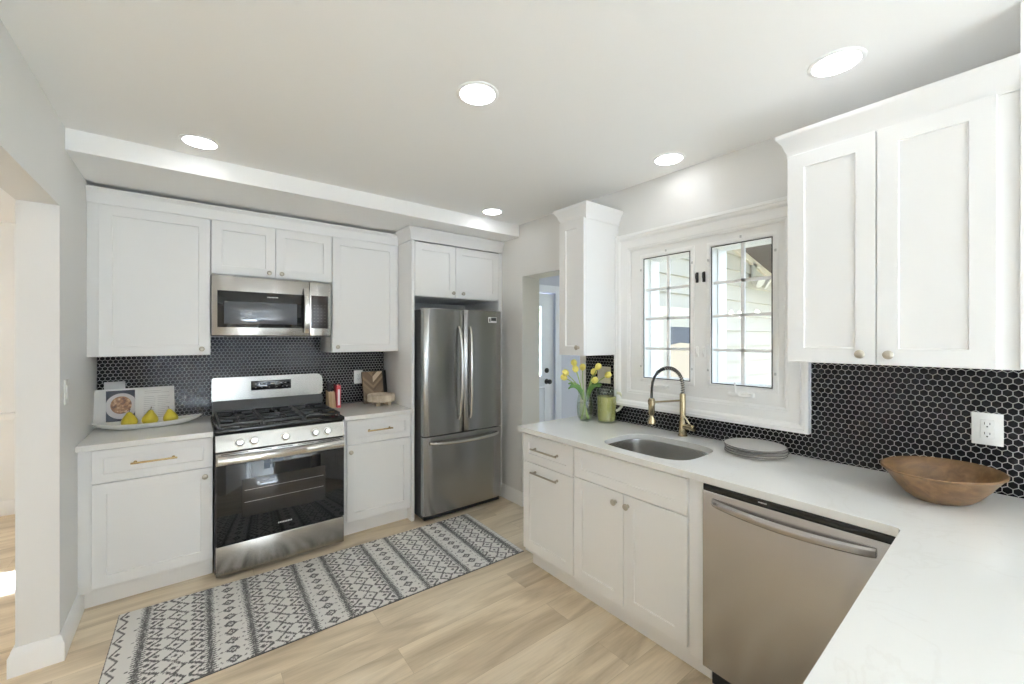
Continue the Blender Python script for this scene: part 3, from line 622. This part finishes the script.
A = door3('door', 0, .3665, .692, 1.722, t); B = door3('door', .3735, W, .692, 1.722, t); C_ = door3('freezer_drawer', 0, W, .056, .684, t)
def vh(x, par, sg):
    m = MB(); n_ = 22; loops = []
    for i in range(n_+1):
        s_ = i/n_; z = .80+.78*s_; b = math.sin(math.pi*s_)
        y = -.072-.05*b**.5; ww = .011+.004*b
        loops.append([(x+sg*(.010*(1-b)*-1)+ww*math.cos(a), y+.012*math.sin(a), z) for a in [2*math.pi*k/12 for k in range(12)]])
    m.rings(loops); m.build('door_handle', M['chrome'], par)
vh(.322, A, 1); vh(.412, B, -1)
m = MB(); n_ = 26; loops = []
for i in range(n_+1):
    s_ = i/n_; x = .045+(W-.09)*s_; b = math.sin(math.pi*s_)
    loops.append([(x, -.073-.045*b**.4+.011*math.sin(a), .636-.012*b+.013*math.cos(a)) for a in [2*math.pi*k/12 for k in range(12)]])
m.rings(loops).build('drawer_handle', M['chrome'], C_)
st = MB().box(.612, .70, -.0735, -.066, 1.618, 1.668, .0005).build('sticker', M['plastic'], B); MB().box(.640, .695, -.0742, -.0736, 1.634, 1.662).box(.62, .633, -.0742, -.0736, 1.626, 1.655).build('sticker_print', M['dark'], B)

# ------------------------------------------------------------------ dishwasher
t = thing('dishwasher', 'stainless dishwasher built in beside the sink cabinet filler panel', 'dishwasher', (FX, -2.858, 0), R(-90)); W = .604
MB().box(.003, W-.003, .0, .58, .10, .872, .002).build('body', M['grey'], t); MB().box(.006, W-.006, .05, .5, .0, .0995).build('toe_kick', M['dark'], t)
c_ = MB().box(.002, W-.002, -.019, -.001, .8455, .871, .002).build('control_strip', M['black'], t); MB().box(.215, .245, -.0194, -.0189, .856, .8605).build('nameplate', M['print'], c_)
poly = [(0.002, -.001)]+[(.002+(W-.004)*i/16, -.022-.006*math.sin(math.pi*i/16)) for i in range(17)]+[(W-.002, -.001)]
d = MB().rings([[(p[0], p[1]*.9, .107) for p in poly], [(*p, .112) for p in poly], [(*p, .838) for p in poly], [(p[0], p[1]*.9, .8445) for p in poly]]).build('door', M['dwsteel'], t)
m = MB(); loops = []; n_ = 26
for i in range(n_+1):
    s_ = i/n_; b = math.sin(math.pi*s_); x = .045+(W-.09)*s_; y = -.030-.036*b**.6; z = .806-.006*b; hh = .015+.002*b
    loops.append([(x, y+.009, z+hh), (x, y+.001, z+hh), (x, y-.006, z+hh*.6), (x, y-.008, z), (x, y-.006, z-hh*.6), (x, y+.001, z-hh), (x, y+.009, z-hh)])
m.rings(loops); m.build('door_handle', M['dwsteel'], d)

# ------------------------------------------------------------------ outlets and switch
def outlet(name, label, loc, rz, w_=.074, sw=False, mat='plastic', h_=.117):
    t = thing(name, label, 'light switch' if sw else 'outlet', loc, rz)
    MB().box(-w_/2, w_/2, -.006, -.0005, -h_/2, h_/2, .002).build('cover_plate', M[mat], t)
    if sw: MB().box(-.016, .016, -.010, -.0058, -.033, .033, .002).build('rocker', M[mat], t)
    else:
        f = MB().box(-.017, .017, -.008, -.0058, -.034, .034, .0015).build('receptacle', M[mat], t); m = MB()
        for z in (-.018, .018): m.box(-.0075, -.0055, -.0086, -.0078, z-.002, z+.007).box(.0055, .0075, -.0086, -.0078, z-.002, z+.006).cyl((0, -.0086, z-.009), (0, -.0078, z-.009), .0026, seg=12)
        m.build('slot', M['slot'], f)
    return t
outlet('wall_outlet', 'white outlet on the black tile beside the chevron board', (1.645, -.0075, 1.139), 0)
outlet('wall_outlet', 'white outlet on the black tile above the wooden bowl', (XR-.0075, -3.611, 1.146), R(-90), .078)
outlet('light_switch', 'ivory wall plate on the black tile behind the tulips', (XR-.0075, -1.83, 1.222), R(-90), .115, True, 'beige')
outlet('light_switch', 'white light switch on the wall near the passage opening', (LX+.0005, -.855, 1.222), R(90), .075, True)

# ------------------------------------------------------------------ ceiling downlights
def downlight(x, y, label):
    t = thing('ceiling_downlight', label, 'ceiling light', (x, y, H), 0, 'recessed ceiling downlights')
    MB().lathe([(.087, -.0005), (.087, -.003), (.083, -.005), (.074, -.0055), (.072, -.004), (.072, -.0005)], seg=48, cap0=False, cap1=False).build('trim_ring', M['ceil'], t)
    MB().lathe([(.0715, -.003), (.0715, -.0045), (.001, -.005)], seg=48).build('diffuser', M['lamp'], t); return t
L0 = downlight(.51, -1.07, 'round recessed ceiling light above the left base cabinet')
for x, y, lb in ((1.409, -2.30, 'round recessed ceiling light in the middle of the ceiling'), (2.343, -3.27, 'round recessed ceiling light in front of the large right wall cabinet'), (2.60, -2.44, 'round recessed ceiling light close above the kitchen window'), (2.37, -1.04, 'round recessed ceiling light in front of the refrigerator'), (.6, -4.4, 'unseen round ceiling light added for brightness behind the camera near the dining end'), (1.9, -5.4, 'unseen round ceiling light added for brightness behind the camera near the rear window')):  # the last two are unseen, added to brighten the room
    c = copy_tree(L0); c.location = (x, y, H); c['label'] = lb

# ------------------------------------------------------------------ dining end and side room
t = thing('bounce_rug', 'unseen plain cream rug added behind the camera to bounce sunlight up', 'rug', (1.4, -7.9, 0))  # unseen reflector rug, added to bounce neutral sunlight onto the ceiling
m = MB().box(-1.3, 1.3, -1.5, 1.5, .0005, .012, .004); m.build('pile', P('cream_bounce_rug', (.80, .79, .77), .95, bump=(500, .4)), t)
t = thing('chandelier', 'small chandelier with three glowing bulbs hanging in the side room', 'chandelier', (-1.5, -.9, 1.78))
MB().cyl((0, 0, .05), (0, 0, .669), .006, seg=10).lathe([(.05, .655), (.05, .669)]).lathe([(.01, -.08), (.03, -.04), (.018, 0), (.03, .04), (.008, .08)]).build('stem', M['brass'], t)
for k in range(3):
    a = R(25+120*k); e = Vector((math.cos(a), math.sin(a), 0))
    r_ = MB().tube(bez((0, 0, 0), e*.09+Vector((0, 0, -.10)), e*.2+Vector((0, 0, -.08)), e*.2+Vector((0, 0, .03))), .006).build('arm', M['brass'], t)
    MB().lathe([(.008, .03), (.022, .05), (.03, .08), (.024, .11), (.006, .125)], e*.2, 20).build('bulb', emit('bulb_glow', (1, .95, .87), 45), r_)
# ------------------------------------------------------------------ runner rug
def rug():
    Lx, Ly, th = 2.14, .765, .007; nx, ny = 535, 190; rnd = random.Random(5)
    t = thing('runner_rug', 'long cream and charcoal patterned runner rug on the oak floor', 'rug', (1.235, -1.118, 0), R(-1.1))
    bm = bmesh.new(); lay = bm.verts.layers.float.new('tone')
    stripes = [.118, .385, .557, .820, .995, 1.255, 1.43, 1.70, 1.875, 2.09]
    def tri(x): return abs((x % 1)-.5)*2                       # 1 at 0, 0 at .5
    def tone(x, y):
        jx = x+rnd.uniform(-.004, .004); jy = y+rnd.uniform(-.003, .003)
        for s_ in stripes:                                    # feathered charcoal stripes
            d = abs(jx-s_); wv = .016+.009*math.sin(y*2*math.pi/.016+(0 if jx < s_ else 1.5))
            if d < wv: return .12 if rnd.random() < .85 else .7
        ii = sum(1 for s_ in stripes if s_ < x)
        if ii == 0:
            c = x-.055; p = (y/.11) % 1
            if abs(c+.02)+abs((p-.5)*.11) < .012 or (abs(c-.03) < .006 and abs(p) < .06): return .15
            if abs(abs((p-.5)*.11)*.6-(c+.045)) < .005 and c < 0: return .15
            return .95
        if ii >= len(stripes): return .95 if (y/.03) % 1 > .2 else .7
        a, b = stripes[ii-1], stripes[ii]; c = (a+b)/2; v = jx-c
        if b-a < .2:                                          # narrow band: diamonds between dots
            q = ((jy/.072) % 1-.5)*.072; d = abs(v)/.030+abs(q)/.027
            if .5 < d < 1.05 or d < .22: return .13
            if abs(abs(v)-.052)+abs(abs(q)-.036) < .007: return .16
            if abs(abs(v)-.045)+abs(q) < .006: return .3
            return .95
        q = ((jy/.088) % 1-.5)*.088                            # wide band: lozenge chain, chevrons either side
        d = abs(v)/.042+abs(q)/.044
        if .80 < d < 1.10 or d < .26: return .14
        if .052 < abs(v) < .112:
            sgn = 1 if v > 0 else -1; e = abs(abs(v)-.055-abs(q)*1.25)
            if e < .0085: return .14
            if abs(abs(v)-.100)+abs(q) < .014: return .14
            q2 = abs(q)-.044
            if abs(abs(v)-.068)+abs(q2) < .013: return .16
        return .95
    vs = []
    for j in range(ny+1):
        row = []
        for i in range(nx+1):
            x, y = Lx*i/nx, Ly*j/ny; edge = min(x, Lx-x, y, Ly-y)
            tv = tone(x, y)
            if edge < .004: tv = .35
            ox = rnd.uniform(-.004, .004) if (i in (0, nx)) else 0; oy = rnd.uniform(-.002, .002) if j in (0, ny) else 0
            v = bm.verts.new((x-Lx/2+ox, y-Ly/2+oy, (th if edge > .002 else th*.45)+rnd.uniform(-.0008, .0008)+(.0008 if tv < .4 else 0))); v[lay] = tv; row.append(v)
        vs.append(row)
    for j in range(ny):
        for i in range(nx): bm.faces.new((vs[j][i], vs[j][i+1], vs[j+1][i+1], vs[j+1][i]))
    me = bpy.data.meshes.new('pile'); bm.to_mesh(me); bm.free()
    me.materials.append(attr_mat('rug_pile', [(.0, (.07, .066, .066)), (.25, (.125, .118, .116)), (.6, (.42, .405, .385)), (1, (.80, .78, .745))], rough=.95, sheen=.2, bump=(600, .5)))
    me.polygons.foreach_set('use_smooth', [True]*len(me.polygons))
    o = bpy.data.objects.new('pile', me); COL.objects.link(o); o.parent = t
    MB().box(-Lx/2-.002, Lx/2+.002, -Ly/2-.002, Ly/2+.002, .0005, .0032).build('backing', M['dark'], t)
rug()

# ------------------------------------------------------------------ left worktop: platter, pears, cookbook
t = thing('platter', 'long white boat-shaped platter holding three pears', 'platter', (.268, -.235, CT+.0005), R(2)); m = MB(); loops = []
for k, z, lift in ((.45, .0, 0), (.6, .002, 0), (.9, .022, .6), (1.0, .036, 1), (.985, .0375, 1), (.86, .025, .6), (.55, .010, .1), (.1, .008, 0)):
    lp = []
    for i in range(56):
        a = 2*math.pi*i/56; c, s_ = math.cos(a), math.sin(a); x = .272*k*math.copysign(abs(c)**.95, c); y = .088*k*math.copysign(abs(s_)**1.15, s_); lp.append((x, y, z+lift*.016*(x/.272)**2))
    loops.append(lp)
m.rings(loops).build('dish', M['porc'], t)
def pear(x, y, label, tilt, sc_):
    t = thing('pear', label, 'pear', (x, y, CT+.0120), tilt[2], 'yellow pears on the platter'); t.rotation_euler = tilt; t.scale = (sc_,)*3
    MB().lathe([(.003, .0), (.016, .0012), (.027, .010), (.032, .022), (.030, .036), (.022, .050), (.0145, .061), (.0105, .069), (.006, .0735), (.001, .0735)], seg=28, lobes=(3, .03)).build('flesh', M['pear'], t)
    MB().tube([(0, 0, .072), (.001, 0, .080), (.004, 0, .088)], [.0018, .0014, .002], 8).build('stalk', M['stemb'], t); return t
pear(.170, -.235, 'yellow pear in front of the food photo, nearest the corner wall', (.1, 0, 0), 1.28); pear(.268, -.236, 'middle yellow pear of the three standing upright on the platter', (0, .06, 1), 1.3); pear(.372, -.232, 'yellow pear leaning at the platter end toward the range', (0, .3, 2), 1.25)
ck = thing('cookbook', 'open cookbook showing a stew photo, propped behind the pear platter', 'book', (.20, -.115, CT+.010), R(6)); tl = R(12)
lean = Matrix.Rotation(-tl, 4, 'X')
def page(name, x0, x1, curve, mat, par, th=.010):
    m = MB(); n_ = 10; lo = []
    for i in range(n_+1):
        s_ = i/n_; x = x0+(x1-x0)*s_; y = -curve*math.sin(math.pi*min(1, s_ if x0 >= 0 else 1-s_))**1.0
        lo.append([lean @ Vector((x, y, 0)), lean @ Vector((x, y, .232)), lean @ Vector((x, y+th, .232)), lean @ Vector((x, y+th, 0))])
    return m.rings(lo).build(name, mat, par)
pgl = page('photo_page', -.165, 0, .006, M['paper'], ck); pgr = page('text_page', 0, .185, .006, M['paper'], ck)
def flatshape(name, pts, y, mat, par):
    lo = [[lean @ Vector((p[0], y, p[1])) for p in pts], [lean @ Vector((p[0], y-.0006, p[1])) for p in pts]]; return MB().rings(lo).build(name, mat, par)
circ = lambda cx, cz, rx, rz, n_=40: [(cx+rx*math.cos(2*math.pi*i/n_), cz+rz*math.sin(2*math.pi*i/n_)) for i in range(n_)]
flatshape('photo_print', [(-.148, .012), (-.012, .012), (-.012, .222), (-.148, .222)], -.0072, M['navy'], pgl)
flatshape('photo_plate', [(max(-.1478, min(-.0122, x)), z) for x, z in circ(-.076, .122, .076, .082)], -.0080, M['pwhite'], pgl); flatshape('photo_food', circ(-.078, .128, .050, .056), -.0088, M['food'], pgl)
m = MB()
for i in range(15):
    z = .205-i*.0125; x1 = .165-random.random()*.03
    if i == 0: x1 = .12
    if i == 2: continue
    for a, b in ([(.035, x1)] if i < 3 else [(.03, .09-random.random()*.012), (.1, x1)]):
        q = [lean @ Vector(p) for p in ((a, -.0072, z), (b, -.0072, z), (b, -.0072, z+.0035), (a, -.0072, z+.0035))]; q2 = [p+Vector((0, -.0004, 0)) for p in q]; m.rings([q, q2])
m.build('text_print', M['text'], pgr)
cover = MB(); cover.rings([[lean @ Vector(p) for p in ((-.205, .011, -.002), (.19, .011, -.002), (.19, .011, .236), (-.205, .011, .236))], [lean @ Vector(p) for p in ((-.205, .015, -.002), (.19, .015, -.002), (.19, .015, .236), (-.205, .015, .236))]]).build('cover', M['paper'], ck)
m = MB().rings([[lean @ Vector(p) for p in ((-.205, .002, 0), (-.168, -.001, 0), (-.168, -.001, .226), (-.205, .002, .222))], [lean @ Vector(p) for p in ((-.205, .0105, 0), (-.168, .0105, 0), (-.168, .0105, .226), (-.205, .0105, .222))]]).build('page_block', M['paper'], ck)
bs = thing('book_stand', 'pale grey easel stand showing above the open cookbook', 'book stand', (.20, -.09, CT+.0005), R(6))
MB().rings([[lean @ Vector(p) for p in ((-.16, .0, .01), (-.06, .0, .01), (-.06, .0, .29), (-.16, .0, .29))], [lean @ Vector(p) for p in ((-.16, .006, .01), (-.06, .006, .01), (-.06, .006, .29), (-.16, .006, .29))]]).build('back_plate', M['greyc'], bs)
MB().box(-.17, .12, -.045, -.002, .0, .0075, .001).build('ledge', M['greyc'], bs); MB().box(-.13, -.09, .0, .06, 0, .006).build('foot', M['greyc'], bs)

# ------------------------------------------------------------------ right-hand short worktop
t = thing('knife_block', 'pale wooden knife block with black handles beside the range', 'knife block', (1.383, -.135, CT+.0005), R(2))
MB().prism([(-.06, 0), (.05, 0), (.05, .135), (-.025, .125)], 'yz', -.024, .024).build('block', M['blockwood'], t)
for x, y, h_ in ((-.014, .0, .075), (.006, .0, .06), (-.014, .028, .085), (.006, .028, .07)): MB().box(x-.007, x+.007, y-.011, y+.011, .128, .128+h_, .003).build('knife_handle', M['dark'], t)
t = thing('book', 'standing book with a red and white spine next to the knife block', 'book', (1.432, -.15, CT+.0005), R(-5))
MB().box(-.012, .012, -.055, .075, .0, .175, .001).build('page_block', M['paper'], t)
m = MB().box(.0122, .0150, -.06, .08, 0, .182, .0006).box(-.015, -.0122, -.06, .08, 0, .182, .0006).box(-.015, .015, -.0625, -.058, 0, .182, .001); m.build('cover', M['red'], t)
m = MB().box(-.0085, .0085, -.0632, -.0624, .02, .15); m.build('spine_label', M['paper'], t)
def leaning(name, label, x0, x1, yb, h_, th, lean_, z0=CT+.0005):
    t = thing(name, label, 'cutting board', ((x0+x1)/2, yb, z0)); t.rotation_euler = (-lean_, 0, 0); return t, x1-x0
t, w_ = leaning('cutting_board', 'plain black board leaning behind the chevron board', 1.735, 1.873, -.125, .28, .014, R(13))
MB().box(-w_/2, w_/2, 0, .013, .0, .285, .003).build('board', M['blackwood'], t)
t, w_ = leaning('cutting_board', 'brown chevron-patterned wooden board leaning on the tile', 1.652, 1.832, -.150, .285, .018, R(14))
cm_ = attr_mat('chevron_strips', [(0, (.085, .05, .027)), (.45, (.18, .115, .062)), (.75, (.31, .215, .125)), (1, (.60, .48, .34))], rough=.5, bump=(250, .2))
bm = bmesh.new(); ly = bm.verts.layers.float.new('tone'); rnd = random.Random(11)
for half in (-1, 1):
    k = -8; sw_ = .026
    while k < 14:
        zb = k*sw_; pl = [(0, zb), (0, zb+sw_-.0012), (w_/2-.002, zb+sw_-.0012+w_/2), (w_/2-.002, zb+w_/2)]
        for lim, sg in ((.002, 1), (.278, -1)):
            out = []
            for i in range(len(pl)):
                a, b = pl[i], pl[(i+1) % len(pl)]; da = (a[1]-lim)*sg; db = (b[1]-lim)*sg
                if da >= 0: out.append(a)
                if (da > 0) != (db > 0): q = da/(da-db); out.append((a[0]+(b[0]-a[0])*q, a[1]+(b[1]-a[1])*q))
            pl = out
            if len(pl) < 3: break
        if len(pl) >= 3:
            tv = rnd.choice((.15, .35, .45, .5, .6, .95, .3)); f1 = [bm.verts.new((half*p[0], -.001, p[1])) for p in pl]; f0 = [bm.verts.new((half*p[0], .002, p[1])) for p in pl]
            for v in f1+f0: v[ly] = tv
            bm.faces.new(f1); n_ = len(pl)
            for i in range(n_): bm.faces.new((f1[i], f1[(i+1) % n_], f0[(i+1) % n_], f0[i]))
        k += 1
bmesh.ops.recalc_face_normals(bm, faces=bm.faces); me = bpy.data.meshes.new('chevron_face'); bm.to_mesh(me); bm.free(); me.materials.append(cm_); o = bpy.data.objects.new('chevron_face', me); COL.objects.link(o); o.parent = t
MB().box(-w_/2, w_/2, .0005, .018, 0, .28, .002).build('board', wood('walnut_brown', (.09, .05, .025), (.14, .085, .045), (.2, .13, .07), (40, 40, 8)), t)
t = thing('pedestal_stand', 'low round whitewashed wooden riser on short feet by the chevron board', 'riser', (1.752, -.285, CT+.0005))
MB().lathe([(.108, .034), (.114, .039), (.114, .088), (.109, .094), (.090, .094), (.086, .087), (.004, .086)], seg=40).build('tray', M['lightwood'], t)
for a in (225, 315, 45, 135): MB().box(math.cos(R(a))*.066-.015, math.cos(R(a))*.066+.015, math.sin(R(a))*.066-.015, math.sin(R(a))*.066+.015, 0, .036, .002).build('foot', M['lightwood'], t)

# ------------------------------------------------------------------ sink worktop: plates, bowl, vase, pitcher
pl_lab = ['top pale dinner plate of the stack beside the sink', 'second pale dinner plate from the top of the stack', 'third pale dinner plate from the top of the stack', 'bottom dinner plate of the stack, resting on the worktop']
for k in range(4):
    t = thing('dinner_plate', pl_lab[k], 'plate', (2.65+.003*math.sin(k*2.1), -2.872+.003*math.cos(k*1.7), CT+.0005+.0112*(3-k)), 0, 'stacked dinner plates by the sink')
    if k == 0:
        MB().lathe([(.080, 0), (.100, .0015), (.126, .0055), (.1335, .0085), (.1345, .0105), (.1335, .0118), (.128, .0115), (.110, .0100), (.002, .0095)], seg=56).build('dish', M['plate'], t)
        MB().lathe([(.1338, .0106), (.1350, .0110), (.1349, .0119), (.1330, .0124), (.1312, .0122)], seg=56, cap0=False, cap1=False).build('rim', M['rim'], t); p0 = t
    else:
        for ch in p0.children: c = ch.copy(); COL.objects.link(c); c.parent = t
bo = MB(); lo = []
for k, z in ((.40, .0), (.47, .003), (.62, .022), (.78, .055), (.89, .082), (.955, .096), (1.0, .102), (1.005, .107), (.985, .109), (.93, .102), (.85, .084), (.73, .056), (.56, .026), (.35, .013), (.05, .011)):
    lo.append([(.190*k*math.cos(a_), .148*k*math.sin(a_), z) for a_ in [2*math.pi*i/72 for i in range(72)]])
o = bo.rings(lo).build('wooden_bowl', M['bowl'], loc=(2.552, -3.517, CT+.0005)); o.rotation_euler = (0, 0, R(-20)); tag(o, 'wide oval brown wooden bowl on the worktop below the outlet', 'bowl')
# vase of tulips
VX, VY = 2.60, -1.812; vz = CT+.0005
t = thing('vase', 'clear glass vase of yellow tulips at the end of the worktop', 'vase', (VX, VY, vz))
MB().lathe([(.036, 0), (.042, .004), (.053, .04), (.058, .10), (.052, .15), (.046, .185), (.05, .205), (.047, .205), (.043, .185), (.049, .15), (.055, .10), (.050, .04), (.038, .014), (.002, .012)], seg=40).build('glass', M['vglass'], t)
MB().lathe([(.037, .0145), (.0495, .04), (.0543, .10), (.0515, .125), (.002, .1252)], seg=40).build('water', M['water'], t)
tul = [(-.12, .03, .315, 'lowest tulip drooping at the passage side of the vase'), (-.115, .01, .345, 'tulip just above the lowest bloom on the passage side'), (-.062, .035, .405, 'tallest upright tulip on the passage side of the bouquet'), (-.058, .0, .365, 'tulip beneath the tallest bloom of the bouquet'), (-.012, .02, .375, 'upright tulip in the centre of the bouquet'),
       (.075, -.03, .385, 'highest tulip on the pitcher side of the bouquet'), (.055, .01, .345, 'tulip under the highest bloom on the pitcher side'), (.045, -.045, .300, 'low front tulip leaning out over the vase rim'), (.135, -.02, .335, 'tulip reaching farthest toward the window casing')]
rv = Vector((.789, -.614, 0)); fv = Vector((.614, .789, 0))       # across and away, for spreading the bouquet
for k, (a, b_, z, lb) in enumerate(tul):
    e = rv*a+fv*b_; t = thing('tulip', 'yellow '+lb, 'flower', (VX, VY, vz+.016), 0, 'yellow tulips in the glass vase')
    s0 = -e.normalized()*.026+Vector((0, 0, .0)); tip = e+Vector((0, 0, z-.016-.03)); nk = e.normalized()*.012
    pth = bez(s0, nk*1.0+Vector((0, 0, .15)), nk*2.0+Vector((0, 0, .22)), tip)
    MB().tube(pth, .0032, 8).build('stem', M['stem'], t)
    ax = (pth[-1]-pth[-2]).normalized()
    MB().lathe([(.004, -.003), (.015, .004), (.0205, .017), (.0205, .029), (.016, .039), (.009, .045), (.002, .041)], tip, 24, ax, lobes=(3, .10), rot=k).build('bloom', M['petal'], t)
    if k % 3 != 1:
        d = (e.normalized()+Vector((random.uniform(-.5, .5), random.uniform(-.5, .5), 0))).normalized(); q = bez(nk+Vector((0, 0, .13)), nk*1.8+Vector((0, 0, .20)), d*.06+Vector((0, 0, .25)), d*.115+Vector((0, 0, .235-.01*(k % 4))), 10)
        MB().tube(q, [.004+.011*math.sin(math.pi*(.12+.86*i/10)) for i in range(11)], 8, flat=.14).build('leaf', M['leaf'], t)
t = thing('pitcher', 'glass pitcher of pale green drink beside the tulip vase', 'pitcher', (2.69, -1.925, CT+.0005))
MB().lathe([(.058, 0), (.062, .004), (.063, .05), (.067, .16), (.071, .222), (.074, .228), (.071, .228), (.068, .22), (.064, .16), (.060, .05), (.058, .012), (.002, .010)], seg=40).build('glass', M['vglass'], t)
MB().lathe([(.0575, .0125), (.0596, .05), (.0634, .155), (.0645, .174), (.002, .1745)], seg=40).build('drink', M['juice'], t)
hd = rv; q = bez(hd*.068+Vector((0, 0, .195)), hd*.125+Vector((0, 0, .205)), hd*.125+Vector((0, 0, .09)), hd*.063+Vector((0, 0, .075)), 16); MB().tube(q, .0075, 12, flat=1.3).build('handle', P('pale_glass_handle', (.75, .74, .58), .1), t)
